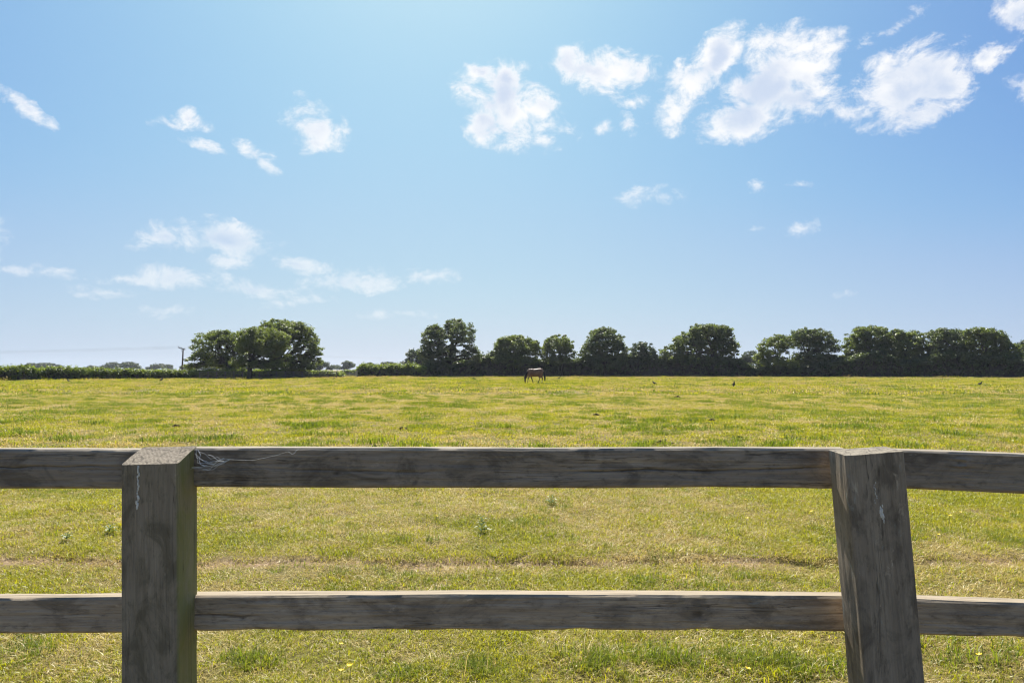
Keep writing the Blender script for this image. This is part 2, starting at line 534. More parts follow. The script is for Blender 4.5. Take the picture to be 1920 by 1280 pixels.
OAK3 = foliage_mat('dull_oak_leaves', (.028, .046, .016), (.10, .13, .036), (.24, .30, .06), .44)
HEDGE = foliage_mat('hedge_leaves', (.040, .064, .014), (.17, .225, .030), (.42, .52, .04), .46)
UNDER = foliage_mat('blackthorn_leaves', (.024, .042, .014), (.085, .115, .030), (.20, .26, .04), .40)
FARLEAF = foliage_mat('far_tree_leaves', (.024, .040, .018), (.060, .085, .032), (.12, .16, .04))
BARK = flat_mat('bark', (.055, .046, .036), .95, .1, .35, 3)
FAR_WOOD = flat_mat('grey_fence_timber', (.16, .14, .115), .9, .2, .25, 4)
FAR_PALE = flat_mat('pale_gate_timber', (.42, .40, .36), .85, .2, .15, 4)
POLE_WOOD = flat_mat('creosoted_pole', (.10, .085, .07), .9, .2, .2, 4)
CERAMIC = flat_mat('ceramic_insulator', (.25, .22, .2), .3, .5, .1, 4)
WIRE = flat_mat('aluminium_wire', (.30, .31, .33), .5, .5, .1, 4)


# ------------------------------------------------------------------ the ground
def lip_y(x):
    return 5.18 + .10 * (vnoise(x * .9, 3.3, 5) - .5) + .07 * (vnoise(x * 4, 1.3, 6) - .5) + .02 * x * .2


TUFTS = [(1213, 1232, .17, 1.0), (1335, 1222, .15, .8), (1405, 1230, .16, .8), (1470, 1232, .2, 1.0), (1535, 1228, .15, .8), (1080, 1222, .18, .8), (1858, 1222, .2, 1.2),
         (1130, 1240, .14, .7), (470, 1228, .12, .5), (780, 1245, .12, .5), (330, 800, .5, .7), (320, 790, .5, .5), (210, 768, .8, .6), (800, 725, 1., .4), (40, 1212, .14, .6), (900, 1240, .12, .5)]


def gpoint(px, py):
    d = pdir(px, py); t = -CAM_H / d.z
    return d.x * t, d.y * t


TUFT_W = [(*gpoint(px, py), r, h) for (px, py, r, h) in TUFTS]


def gz(x, y):
    x = np.asarray(x, float); y = np.asarray(y, float)
    amp = sstep(40, 8, y) * .6 + .4
    z = (fbm(x * .45, y * .45, 3, 3) - .5) * .07 * amp + (fbm(x * 2.6, y * 2.6, 8, 3) - .5) * .035 * amp
    ly = lip_y(x)
    st = .45 + .55 * vnoise(x * .5, 9.1, 12)
    z = z - .042 * st * (1 - sstep(-.03, .03, y - ly))
    for (tx, ty, r, h) in TUFT_W:
        d2 = ((x - tx) ** 2 + (y - ty) ** 2) / (r * r)
        z = z + .025 * h * np.exp(-d2)
    return z * sstep(160, 120, np.hypot(x, y))


def graded(lo, hi, step, growth, maxv):
    a = list(np.arange(lo, hi + 1e-6, step)); s = step
    r = []
    v = a[-1]
    while v < maxv:
        s *= growth; v += s; r.append(v)
    l = []
    v = a[0]; s = step
    while v > -maxv:
        s *= growth; v -= s; l.append(v)
    return np.array(l[::-1] + a + r)


gx = graded(-5, 5, .06, 1.045, 4000)
gy = graded(2.2, 8.5, .05, 1.04, 6000)
gy = gy[gy > -600]
GX, GY = np.meshgrid(gx, gy)
co = np.stack([GX, GY, gz(GX, GY)], -1).reshape(-1, 3)
nx, ny = len(gx), len(gy)
ii, jj = np.meshgrid(np.arange(nx - 1), np.arange(ny - 1))
b0 = (jj * nx + ii).ravel()
faces = np.stack([b0, b0 + 1, b0 + nx + 1, b0 + nx], 1)
M = Mat('meadow_soil_and_thatch')
pos = M.N('ShaderNodeNewGeometry').outputs['Position']
a = M.noise(pos, .12, 5, .6)
b = M.noise(pos, 1.4, 5, .65)
c_ = M.noise(pos, 22, 4, .7)
fz = M.noise(pos, 75, 5, .75, .6)
cc = M.mix(M.rng(a, .35, .65), (.15, .145, .025), (.22, .185, .05))
cc = M.mix(M.rng(b, .38, .66), cc, (.26, .205, .08))
cc = M.mix(M.rng(c_, .40, .66, 0, .75), cc, (.075, .062, .022))
cc = M.mix(M.rng(fz, .48, .6, 0, .7), cc, (.06, .048, .02))
cc = M.mix(M.rng(fz, .42, .33, 0, .6), cc, (.42, .34, .17))
so = M.N('ShaderNodeAttribute'); so.attribute_name = 'soil'
cc = M.mix(M.math('MULTIPLY', so.outputs['Fac'], M.rng(b, .3, .55, .5, 1)), cc, M.mix(M.rng(c_, .35, .65), (.22, .14, .085), (.46, .33, .22)))
GROUND = M.principled(cc, .95, .1, M.math('ADD', c_, M.math('MULTIPLY', fz, .8)), .9, .03)
ground = obj('field', mesh_np('field', co, faces, GROUND, True))
sa_ = np.exp(-((GY - lip_y(GX) + .06) / .085) ** 2) * sstep(.2, .5, vnoise(GX * .8, GX * 0 + 4.4, 3))
ground.data.attributes.new('soil', 'FLOAT', 'POINT').data.foreach_set('value', sa_.astype(np.float32).ravel())
tag(ground, kind='structure')


# ------------------------------------------------------------------ grass
def grass_mat(name, stops, tr_mul, trans, zone):
    M = Mat(name)
    oi = M.N('ShaderNodeObjectInfo')
    pos = M.N('ShaderNodeNewGeometry').outputs['Position']
    n = M.noise(pos, zone, 4, .6)
    n3 = M.noise(pos, zone * .14, 3, .6, 0, None, (9, 4, 0))
    bn = M.noise(pos, 60, 2, .5, 0, None, (2, 8, 1))
    f = M.math('ADD', M.math('MULTIPLY', n, .34), M.math('MULTIPLY', oi.outputs['Random'], .26))
    f = M.math('ADD', f, M.math('MULTIPLY', n3, .24))
    f = M.math('ADD', f, M.math('MULTIPLY', bn, .34))
    c = M.ramp(f, stops)
    tcol = M.mix(1.0, c, tr_mul, 'MULTIPLY')
    return M.leaf(c, tcol, trans, .022, .42)


GREEN = grass_mat('green_grass', [(.30, (.10, .145, .006)), (.50, (.23, .25, .010)), (.66, (.35, .335, .015)), (.85, (.46, .385, .05))], (1.25, 1.22, .6), .5, .9)
STRAW = grass_mat('dry_grass', [(.30, (.34, .25, .06)), (.55, (.48, .37, .12)), (.85, (.64, .53, .25))], (1.1, 1.05, .9), .4, 1.7)
LUSH = grass_mat('lush_tuft_grass', [(.30, (.07, .105, .010)), (.55, (.14, .18, .014)), (.85, (.24, .26, .03))], (1.25, 1.3, .7), .5, 1.3)

protos = bpy.data.collections.new('grass_clumps')


def clump(idx, mat, n, rad, h0, h1, wid, bend, lay=0.0, seed=0):
    g = np.random.default_rng(100 + seed + idx)
    V, Fc = [], []
    for i in range(n):
        r = rad * math.sqrt(g.random()); th = g.random() * 6.283
        p = np.array([r * math.cos(th), r * math.sin(th), -.01])
        h = h0 + (h1 - h0) * g.random() ** 1.4
        az_ = g.random() * 6.283
        out = np.array([math.cos(az_), math.sin(az_), 0])
        sd = np.array([-math.sin(az_ + g.normal() * .5), math.cos(az_ + g.normal() * .5), 0])
        w = wid * (.6 + .8 * g.random()) / 2
        bd = bend * (.3 + 1.2 * g.random())
        up = np.array([0, 0, 1.0]) * (1 - lay * (.5 + .5 * g.random()))
        p1 = p + (up * .55 + out * .25 * bd) * h
        p2 = p1 + (up * .45 * (1 - .6 * bd) + out * .75 * bd) * h
        b = len(V)
        V += [p - sd * w, p + sd * w, p1 + sd * w * .8, p1 - sd * w * .8, p2]
        Fc += [(b, b + 1, b + 2), (b, b + 2, b + 3), (b + 3, b + 2, b + 4)]
    o = bpy.data.objects.new('clump_%02d' % idx, mesh_np('clump_%02d' % idx, np.array(V), np.array(Fc), mat))
    protos.objects.link(o)


# near: 0-2 green, 3-4 straw, 5 lush; mid: 6-7 green, 8 straw, 9 lush; far: 10 green 11 straw 12 lush; 13 seed stalks
for k in range(3): clump(k, GREEN, 64, .11, .014, .058, .0036, 1.0, .25)
for k in (3, 4): clump(k, STRAW, 60, .13, .015, .085, .0030, 1.0, .9)
clump(5, LUSH, 44, .10, .04, .13, .0048, .85)
for k in (6, 7): clump(k, GREEN, 110, .32, .025, .085, .0085, .85, .15)
clump(8, STRAW, 100, .34, .025, .10, .0075, .95, .6)
clump(9, LUSH, 80, .26, .07, .17, .012, .7)
clump(10, GREEN, 110, 1.1, .05, .12, .034, .7)
clump(11, STRAW, 90, 1.1, .05, .14, .030, .8, .3)
clump(12, LUSH, 90, .8, .08, .19, .036, .7)
clump(13, STRAW, 7, .12, .12, .26, .0032, .55)


def dryness(x, y):
    d = fbm(x * .9, y * .7, 21, 5) * .62 + fbm(x * .06, y * .05, 31, 3) * .38
    # straw coloured strips: below the little bank, and the far right and back of the field
    band = np.exp(-((y - lip_y(x) + .15) / .11) ** 2) * .34
    back = sstep(80, 118, y) * (.08 + .16 * sstep(-15, 25, x))
    midb = np.exp(-((y - 34) / 9.) ** 2) * .10 + np.exp(-((y - 26) / 8.) ** 2) * sstep(5, -14, x) * .08
    return d + band + back + midb


def spread(n, y0, y1, marg):
    u = rng.random(n)
    y = np.sqrt(y0 * y0 + u * (y1 * y1 - y0 * y0))
    x = (rng.random(n) * 2 - 1) * (.80 * y + marg)
    return x, y


PX, PY, PI, PS = [], [], [], []


def put(x, y, idx, s):
    PX.append(x); PY.append(y); PI.append(idx); PS.append(s)


x, y = spread(46000, 2.1, 9.5, 1.3)
dr = dryness(x, y)
bare = np.exp(-((y - lip_y(x) + .07) / .08) ** 2) * (.4 + .6 * vnoise(x * 1.3, 4.4, 3))
keep = rng.random(len(x)) > bare * .95
x, y, dr = x[keep], y[keep], dr[keep]
pd = sstep(.38, .64, dr) * .62 + .18
straw = rng.random(len(x)) < pd
idx = np.where(straw, rng.integers(3, 5, len(x)), rng.integers(0, 3, len(x)))
lush = (fbm(x * 1.1, y * 1.1, 77, 3) > .66) & (rng.random(len(x)) < .35) & ~straw
idx[lush] = 5
put(x, y, idx, (.65 + .6 * rng.random(len(x))) * np.where(lush, .5, 1) * (.75 + .5 * fbm(x * 1.6, y * 1.6, 55, 2)))
x, y = spread(420, 2.4, 14, 1.3)
put(x, y, np.full(len(x), 13), .4 + .45 * rng.random(len(x)))
x, y = spread(32000, 9.0, 38, 3)
dr = dryness(x, y)
straw = rng.random(len(x)) < sstep(.34, .66, dr) * .60 + .24
idx = np.where(straw, 8, rng.integers(6, 8, len(x)))
lush = (fbm(x * 1.3, y * 1.3, 78, 3) > .63) & (rng.random(len(x)) < .4)
idx[lush] = 9
put(x, y, idx, (.65 + .6 * rng.random(len(x))) * np.where(lush, .75, 1) * (.7 + .6 * fbm(x * .8, y * .8, 56, 2)))
x, y = spread(26000, 36, 150, 8)
dr = dryness(x, y)
straw = rng.random(len(x)) < sstep(.34, .66, dr) * .60 + .24
idx = np.where(straw, 11, 10)
lush = (fbm(x * .5, y * .5, 79, 3) > .64) & (rng.random(len(x)) < .35)
idx[lush] = 12
put(x, y, idx, (.6 + .6 * rng.random(len(x))) * (.65 + .7 * fbm(x * .25, y * .25, 57, 2)))
# tussocks left standing by the grazing
g_ = np.random.default_rng(44)
for (n, y0, y1, mg, ids, sp) in ((160, 5.5, 14, 2, 5, .10), (420, 12, 40, 4, 9, .22), (520, 36, 120, 8, 12, .7)):
    x, y = spread(n, y0, y1, mg)
    k = g_.integers(2, 6, n)
    xx = np.repeat(x, k) + g_.normal(size=k.sum()) * sp; yy = np.repeat(y, k) + g_.normal(size=k.sum()) * sp * .7
    put(xx, yy, np.full(k.sum(), ids), (.3 if ids == 5 else .55) + (.5 if ids == 5 else .75) * g_.random(k.sum()))
# uncut pale grass along the foot of the hedges
hx_ = np.concatenate([np.interp(g_.random(500), [0, .3, .6, 1], [-60, 300, 640, 800]), g_.random(900) * 1130 + 800])
hb_ = np.interp(hx_, [-60, 0, 200, 368, 640, 800, 1000, 1240, 1390, 1570, 1740, 1990], [715, 714, 712.2, 710, 708.2, 706.9, 706, 706, 706.6, 707.2, 707.8, 709.2])
hy_ = CAM_H * F / (hb_ - 693) - .2 - 1.6 * g_.random(len(hx_)) ** 2
put((hx_ - 960) / F * hy_, hy_, np.where(g_.random(len(hx_)) < .75, 11, 10), .9 + 1.3 * g_.random(len(hx_)) ** 2)
for (tx, ty, r, h) in TUFT_W:
    n = 15 if ty < 9 else 9
    near = ty < 9
    q = rng.normal(size=(n, 2)) * r * np.array([.75, .45])
    put(tx + q[:, 0], ty + q[:, 1], np.full(n, 5 if near else 9), (.4 + .5 * rng.random(n)) * (.5 + .45 * h))
PX, PY, PI, PS = map(np.concatenate, (PX, PY, PI, PS))
pts = np.stack([PX, PY, gz(PX, PY)], 1)
gm = bpy.data.meshes.new('meadow_grass')
gm.vertices.add(len(pts)); gm.vertices.foreach_set('co', pts.astype(np.float32).ravel())
gm.attributes.new('idx', 'INT', 'POINT').data.foreach_set('value', PI.astype(np.int32))
gm.attributes.new('scl', 'FLOAT', 'POINT').data.foreach_set('value', PS.astype(np.float32))
rot = np.zeros((len(pts), 3), np.float32); rot[:, 2] = rng.random(len(pts)) * 6.283
rot[:, :2] = rng.normal(size=(len(pts), 2)) * .08
gm.attributes.new('rot', 'FLOAT_VECTOR', 'POINT').data.foreach_set('vector', rot.ravel())
grass = obj('meadow_grass', gm)
tag(grass, 'short yellow green pasture grass mixed with dry straw over the whole field', 'grass', kind='stuff')
ng = bpy.data.node_groups.new('grass_scatter', 'GeometryNodeTree')
ng.interface.new_socket('Geometry', in_out='INPUT', socket_type='NodeSocketGeometry')
ng.interface.new_socket('Geometry', in_out='OUTPUT', socket_type='NodeSocketGeometry')
gi, go = ng.nodes.new('NodeGroupInput'), ng.nodes.new('NodeGroupOutput')
ci = ng.nodes.new('GeometryNodeCollectionInfo')
ci.inputs['Collection'].default_value = protos
ci.inputs['Separate Children'].default_value = True
ci.inputs['Reset Children'].default_value = True
ip = ng.nodes.new('GeometryNodeInstanceOnPoints')
ip.inputs['Pick Instance'].default_value = True


def named(nm, typ):
    n = ng.nodes.new('GeometryNodeInputNamedAttribute'); n.data_type = typ; n.inputs['Name'].default_value = nm
    return n.outputs['Attribute']


ng.links.new(gi.outputs[0], ip.inputs['Points'])
ng.links.new(ci.outputs[0], ip.inputs['Instance'])
ng.links.new(named('idx', 'INT'), ip.inputs['Instance Index'])
e2r = ng.nodes.new('FunctionNodeEulerToRotation')
ng.links.new(named('rot', 'FLOAT_VECTOR'), e2r.inputs[0])
ng.links.new(e2r.outputs[0], ip.inputs['Rotation'])
ng.links.new(named('scl', 'FLOAT'), ip.inputs['Scale'])
ng.links.new(ip.outputs[0], go.inputs[0])
mod = grass.modifiers.new('scatter', 'NODES'); mod.node_group = ng


# ------------------------------------------------------------------ trees
def leaf_cards(centres, radii, per, size, seed, squash=.8):
    """many small leaf-sprays round clump centres -> verts, quads (arrays)"""
    g = np.random.default_rng(seed)
    centres = np.asarray(centres); radii = np.asarray(radii)
    n = len(centres) * per
    c = np.repeat(centres, per, 0); r = np.repeat(radii, per)
    d = g.normal(size=(n, 3)); d /= np.linalg.norm(d, axis=1)[:, None]
    rad = g.random(n) ** .45
    p = c + d * (r * rad)[:, None] * np.array([1, 1, squash])
    nrm = d * .6 + g.normal(size=(n, 3)) * .7 + np.array([0, 0, .75])
    nrm /= np.linalg.norm(nrm, axis=1)[:, None]
    a = np.cross(nrm, g.normal(size=(n, 3))); a /= np.linalg.norm(a, axis=1)[:, None] + 1e-9
    b = np.cross(nrm, a)
    s = size * (.55 + .9 * g.random(n))
    s1 = (s * .5)[:, None]; s2 = (s * (.28 + .2 * g.random(n)))[:, None]
    V = np.stack([p - a * s1, p + b * s2 - a * s1 * .15, p + a * s1 + nrm * s1 * .3, p - b * s2 + a * s1 * .1], 1).reshape(-1, 3)
    Q = np.arange(n * 4).reshape(-1, 4)
    return V, Q


def tree(name, label, cat, base_px, blobs, Y, mat=OAK, leaf=.24, per=48, clump_r=.64, fill=1.0, trunk_r=None, fork=None, seed=1, group=None, limbs=True, squash=.62, leanto=None):
    rr = random.Random(seed); g = np.random.default_rng(seed)
    k = Y / F
    bx = at(base_px, 693, Y).x
    root = empty(name, (bx, Y, float(gz(bx, Y)) - .05))
    tag(root, label, cat, group)
    B = []
    for (cx, cy, rx, ry) in blobs:
        c = at(cx, cy, Y); rx_, ry_ = rx * k * 1.06, ry * k
        c.y += rr.uniform(-.35, .35) * rx_
        B.append((c, rx_, ry_, (rx_ * .9 + ry_ * .2)))
    C, CR = [], []
    for (c, rx_, ry_, rz_) in B:
        area = 4 * math.pi * ((rx_ * ry_) ** 1.6 / 3 + (rx_ * rz_) ** 1.6 / 3 + (ry_ * rz_) ** 1.6 / 3) ** (1 / 1.6)
        n = max(6, int(fill * .56 * area / (clump_r ** 2)))
        for i in range(n):
            d = Vector(g.normal(size=3)).normalized()
            f = .92 - .5 * g.random() ** 2.0 + (.16 * g.random() if g.random() < .3 else 0)
            if d.z < -.45 and g.random() < .6: continue
            cr = clump_r * (.55 + .7 * g.random())
            q = c + Vector((d.x * max(.2, rx_ - cr * .6), d.y * max(.2, rz_ - cr * .6), d.z * max(.2, ry_ - cr * .6))) * f / .92
            C.append(tuple(q)); CR.append(cr)
    C = np.array(C); CR = np.array(CR)
    V, Q = leaf_cards(C, CR, per, leaf, seed + 5, squash)
    V = V - np.array(root.location)
    obj('crown', mesh_np('crown', V, Q, mat), root)
    # trunk, limbs and boughs
    tr = trunk_r or .045 * (B[0][1] + B[0][2])
    fk = fork or min(c.z - r * .6 for (c, _, r, _) in B[:2])
    fx = leanto if leanto is not None else base_px
    top = at(fx, 693, Y); top.z = max(.7, fk)
    mb = MB()
    base = Vector((bx, Y, root.location.z))
    mid = base.lerp(top, .5) + Vector((rr.uniform(-.1, .1), 0, 0))
    mb.tube([base, base + Vector((0, 0, .25)), mid, top], [tr * 1.5, tr * 1.15, tr, tr * .92], 9)
    mb.build('trunk', BARK, root, True)
    if limbs:
        lm = MB()
        for (c, rx_, ry_, rz_) in B:
            m1 = top.lerp(c, .45) + Vector((rr.uniform(-.5, .5), rr.uniform(-.5, .5), rr.uniform(-.1, .5)))
            lm.tube([top - Vector((0, 0, tr * .6)), m1, c], [tr * .62, tr * .42, tr * .22], 6)
            dd = np.linalg.norm(C - np.array(c), axis=1)
            near = np.where(dd < max(rx_, ry_) * 1.1)[0]
            if len(near):
                for q in g.choice(near, min(len(near), 14), False):
                    e = Vector(C[q]); s_ = m1.lerp(c, rr.random())
                    lm.tube([s_, s_.lerp(e, .5) + Vector((0, 0, rr.uniform(.0, .4))), e], [tr * .2, tr * .13, tr * .05], 4)
        lm.build('limbs', BARK, root, True)
    return root


# the group of three oaks on the left
tree('oak_tree', 'dark spreading oak beside the utility pole, leftmost of the three left oaks', 'tree', 436,
     [(405, 648, 44, 30), (428, 636, 28, 19), (374, 670, 26, 17), (443, 664, 24, 24), (362, 688, 16, 9), (398, 684, 28, 11), (410, 630, 22, 14), (440, 690, 20, 12), (416, 676, 26, 14)], 112, OAK, seed=11, fork=2.6, trunk_r=.5, leanto=428, fill=.66)
tree('oak_tree', 'lighter green middle oak of the three left oaks, standing in front', 'tree', 468,
     [(492, 638, 42, 27), (468, 652, 28, 28), (512, 660, 30, 22), (520, 640, 24, 24), (472, 628, 22, 16), (452, 680, 20, 13), (488, 684, 24, 10), (516, 684, 24, 10)], 105, OAK2, seed=12, fork=3.0, trunk_r=.36, fill=.9)
tree('oak_tree', 'largest broad domed oak with forked trunk, rightmost of the three left oaks', 'tree', 516,
     [(536, 628, 48, 30), (572, 650, 30, 30), (514, 613, 28, 15), (588, 676, 16, 14), (548, 676, 38, 14), (562, 622, 26, 20), (545, 612, 30, 14), (570, 688, 26, 9), (540, 694, 20, 8), (590, 662, 15, 14)], 114, OAK, seed=13, fork=2.4, trunk_r=.55, leanto=514, fill=.66)
# middle of the row
tree('oak_tree', 'tallest open crowned oak with two tops, at left end of right tree row', 'tree', 843,
     [(862, 630, 32, 32), (852, 610, 20, 14), (814, 640, 26, 32), (800, 664, 19, 18), (882, 664, 19, 20), (836, 662, 26, 18), (893, 676, 10, 9), (815, 622, 18, 15), (812, 684, 26, 18)], 134, OAK3, seed=14, fork=3.4, trunk_r=.55, fill=.75, leaf=.27)
tree('ash_tree', 'small pale green tree just left behind the tallest two-topped oak', 'tree', 778,
     [(780, 668, 19, 17), (768, 684, 16, 13), (792, 676, 14, 16)], 185, FARLEAF, seed=15, leaf=.4, clump_r=1.1)
tree('oak_tree', 'low rounded oak behind the horse, right of the tallest oak', 'tree', 962,
     [(966, 650, 38, 24), (940, 668, 22, 18), (995, 656, 19, 22), (965, 676, 42, 16), (960, 642, 26, 16)], 138, OAK2, seed=16, leaf=.27)
tree('oak_tree', 'narrow round oak with bare trunk just right of the horse', 'tree', 1053,
     [(1046, 646, 28, 20), (1060, 660, 19, 22), (1026, 660, 16, 20), (1045, 676, 22, 12)], 136, OAK, seed=17, leaf=.27, fill=.85)
tree('oak_tree', 'tall dome shaped dark oak with dense foliage down to the hedge', 'tree', 1135,
     [(1133, 642, 34, 28), (1130, 626, 24, 14), (1108, 664, 24, 24), (1160, 662, 18, 22), (1132, 680, 40, 18)], 138, OAK3, seed=18, leaf=.27)
tree('ash_tree', 'smallest bushy tree of the right row, between dome oak and wide oak', 'tree', 1206,
     [(1206, 658, 24, 20), (1196, 678, 24, 20), (1220, 676, 18, 20)], 140, FARLEAF, seed=19, leaf=.27)
tree('oak_tree', 'wide lopsided oak, low on its left side and high on its right', 'tree', 1336,
     [(1336, 638, 42, 32), (1292, 644, 28, 24), (1262, 664, 23, 22), (1360, 654, 27, 28), (1322, 620, 30, 15), (1350, 622, 26, 15), (1300, 676, 44, 16), (1345, 682, 44, 16)], 137, OAK, seed=20, leaf=.27)
tree('oak_tree', 'small light green oak leaning on a taller oak, right of the gap', 'tree', 1458,
     [(1448, 656, 26, 26), (1464, 640, 22, 15), (1430, 670, 16, 16), (1455, 680, 34, 14)], 130, OAK2, seed=21, leaf=.26, fill=.85)
tree('oak_tree', 'dark round oak with short dark trunk, behind the small light oak', 'tree', 1513,
     [(1514, 642, 36, 28), (1545, 652, 27, 24), (1494, 632, 20, 16), (1535, 630, 26, 16), (1516, 672, 34, 14), (1550, 678, 34, 16), (1500, 684, 30, 10)], 132, OAK3, seed=22, leaf=.26, fill=.85)
tree('oak_tree', 'large flat topped oak, third from the right end', 'tree', 1628,
     [(1638, 640, 42, 30), (1606, 658, 24, 20), (1636, 620, 30, 12), (1615, 628, 20, 14), (1630, 676, 54, 20), (1662, 652, 26, 24)], 130, OAK, seed=23, leaf=.26)
tree('oak_tree', 'spreading oak with layered boughs, overlapping the flat topped oak', 'tree', 1698,
     [(1694, 648, 36, 26), (1712, 634, 24, 16), (1676, 632, 20, 16), (1696, 676, 46, 22), (1728, 656, 20, 20)], 127, OAK2, seed=24, leaf=.26, fill=.85)
tree('oak_tree', 'round topped oak second from the right end of the row', 'tree', 1775,
     [(1774, 642, 34, 26), (1768, 626, 24, 13), (1800, 636, 24, 20), (1758, 660, 24, 22), (1780, 676, 46, 22), (1812, 652, 20, 22)], 124, OAK3, seed=25, leaf=.26, fill=.85)
tree('oak_tree', 'broad oak at the right end of the row, sloping down to the right', 'tree', 1850,
     [(1848, 644, 40, 28), (1836, 624, 28, 12), (1886, 660, 24, 20), (1866, 632, 22, 16), (1905, 674, 18, 16), (1855, 676, 56, 22)], 120, OAK, seed=26, leaf=.26, fill=.9)
tree('poplar_tree', 'distant tree at the right edge of the picture behind the hedge', 'tree', 1926,
     [(1926, 655, 18, 20), (1915, 672, 14, 12), (1940, 662, 18, 20)], 210, FARLEAF, seed=27, leaf=.45, clump_r=1.2)
# far trees behind the hedges
FAR = [(82, 691, [(80, 686, 26, 7), (100, 688, 16, 5), (66, 688, 12, 6)], 520, 'far low clump of trees above hedge near the left edge'),
       (173, 691, [(173, 690, 13, 6)], 560, 'small far tree left of the twin far trees'),
       (207, 691, [(207, 686, 15, 8), (198, 689, 10, 5)], 520, 'far open crowned tree, left one of the twin far trees'),
       (243, 691, [(243, 685, 16, 8), (255, 689, 10, 5)], 500, 'far dense tree, right one of the twin far trees'),
       (297, 691, [(297, 687, 13, 7), (285, 690, 10, 4)], 560, 'far tree seen left of the utility pole'),
       (315, 691, [(316, 688, 9, 6)], 600, 'tiny far tree just left of the utility pole'),
       (606, 691, [(600, 684, 18, 9), (622, 690, 10, 6), (592, 690, 14, 8)], 380, 'far tree just right of the three left oaks'),
       (632, 691, [(632, 688, 9, 5)], 640, 'tiny pale blue far tree between two far trees right of oaks'),
       (652, 691, [(652, 684, 13, 9), (644, 690, 10, 5)], 420, 'round far tree above the gap in the hedge'),
       (695, 690, [(692, 684, 9, 5), (700, 688, 14, 7)], 300, 'small far tree left behind the bushy hedge'),
       (728, 690, [(726, 683, 14, 6), (738, 687, 14, 6)], 300, 'small far tree right behind the bushy hedge'),
       (480, 690, [(475, 683, 40, 11), (440, 686, 36, 10), (520, 684, 40, 11)], 300, 'far trees seen under the left oaks between trunks'),
       (385, 690, [(375, 689, 30, 7), (400, 690, 20, 6)], 430, 'far tree seen under the leftmost oak beside the pole'),
       (1408, 688, [(1408, 670, 19, 13), (1395, 680, 16, 12), (1425, 678, 12, 14)], 240, 'far tree in the gap right of the lopsided oak')]
for i, (bx_, by_, bl, Y, lab) in enumerate(FAR):
    tree('far_tree', lab, 'tree', bx_, bl, Y, FARLEAF, leaf=.0017 * Y, per=30, clump_r=.0034 * Y, seed=60 + i, group='far trees beyond the hedges', limbs=False, fill=1.3, trunk_r=.3)


# ------------------------------------------------------------------ hedges
def hedge(name, label, prof, mat, depth, dens, leaf, seed, tops=.25, rough=.12):
    """prof: (px, base y px, top y px) along the front of the hedge"""
    g = np.random.default_rng(seed)
    P = []
    for (px, by, ty) in prof:
        Y = CAM_H * F / (by - 693.0)
        P.append((at(px, 693, Y).x, Y, max(.5, CAM_H + (693 - ty) * Y / F)))
    P = np.array(P)
    s = np.concatenate([[0], np.cumsum(np.hypot(np.diff(P[:, 0]), np.diff(P[:, 1])))])
    root = empty(name, (P[len(P) // 2, 0], P[len(P) // 2, 1] + depth / 2, 0))
    tag(root, label, 'hedge')
    rl = np.array(root.location)
    # woody core
    step = .8
    ss = np.arange(0, s[-1] + step, step)
    X, Yy, Hh = (np.interp(ss, s, P[:, i]) for i in range(3))
    ring = []
    for i in range(len(ss)):
        h = Hh[i] * (.74 + .12 * math.sin(ss[i] * 1.7 + seed) * vnoise(ss[i] * .6, 2.0, seed) + rough * float(fbm(ss[i] * .16, 2.2, seed + 40, 2) - .5))
        w = depth * .36
        for (u, v) in ((-1, 0), (-1.05, .5), (-.8, .88), (0, 1), (.8, .88), (1.05, .5), (1, 0)):
            ring.append((X[i] + g.normal() * .08, Yy[i] + depth / 2 + u * w + g.normal() * .1, max(-.05, v * h * (1 + g.normal() * .03) - .05)))
    ring = np.array(ring) - rl
    n = len(ss); q = []
    for i in range(n - 1):
        for k in range(6):
            q.append((i * 7 + k, i * 7 + k + 1, i * 7 + 8 + k, i * 7 + 7 + k))
    obj('branches', mesh_np('branches', ring, np.array(q), BARK), root)
    # leaf clumps over front, top and back
    m = int(s[-1] * dens)
    t = g.random(m) * s[-1]
    x, y, h = (np.interp(t, s, P[:, i]) for i in range(3))
    lump = .80 + .28 * fbm(t * .7, t * 0 + seed, seed, 3) + rough * (fbm(t * .16, t * 0 + 2.2, seed + 40, 2) - .5)
    h = h * lump
    u = g.random(m)
    th = np.pi * (.02 + .96 * u)
    cy = y + depth / 2 - np.cos(th) * depth * .46 * (1 + g.normal(size=m) * .1)
    cz = np.where(np.sin(th) > .75, h * (.93 + .07 * np.sin(th)), h * g.random(m) ** .7)
    cz = np.where(g.random(m) < .35, h * (.82 + .18 * g.random(m)), cz)
    cr = .28 + .22 * g.random(m)
    C = np.stack([x + g.normal(size=m) * .1, cy, np.maximum(.15, cz - cr * .6)], 1)
    V, Q = leaf_cards(C, cr * 1.15, 20, leaf, seed + 3, .9)
    # upright shoots along the top
    k = int(s[-1] * 9)
    t = g.random(k) * s[-1]
    sx_, sy_, sh_ = (np.interp(t, s, P[:, i]) for i in range(3))
    sh_ = sh_ * (.80 + .28 * fbm(t * .7, t * 0 + seed, seed, 3) + rough * (fbm(t * .16, t * 0 + 2.2, seed + 40, 2) - .5))
    SC = np.stack([sx_, sy_ + depth * (.15 + .7 * g.random(k)), sh_ + tops * g.random(k) ** 2], 1)
    V2, Q2 = leaf_cards(SC, np.full(k, .16), 7, leaf * .8, seed + 9, 1.6)
    V = np.concatenate([V, V2]) - rl; Q = np.concatenate([Q, Q2 + len(Q) * 4])
    V[:, 2] = np.maximum(V[:, 2], .02)
    obj('foliage', mesh_np('foliage', V, Q, mat), root)
    return root


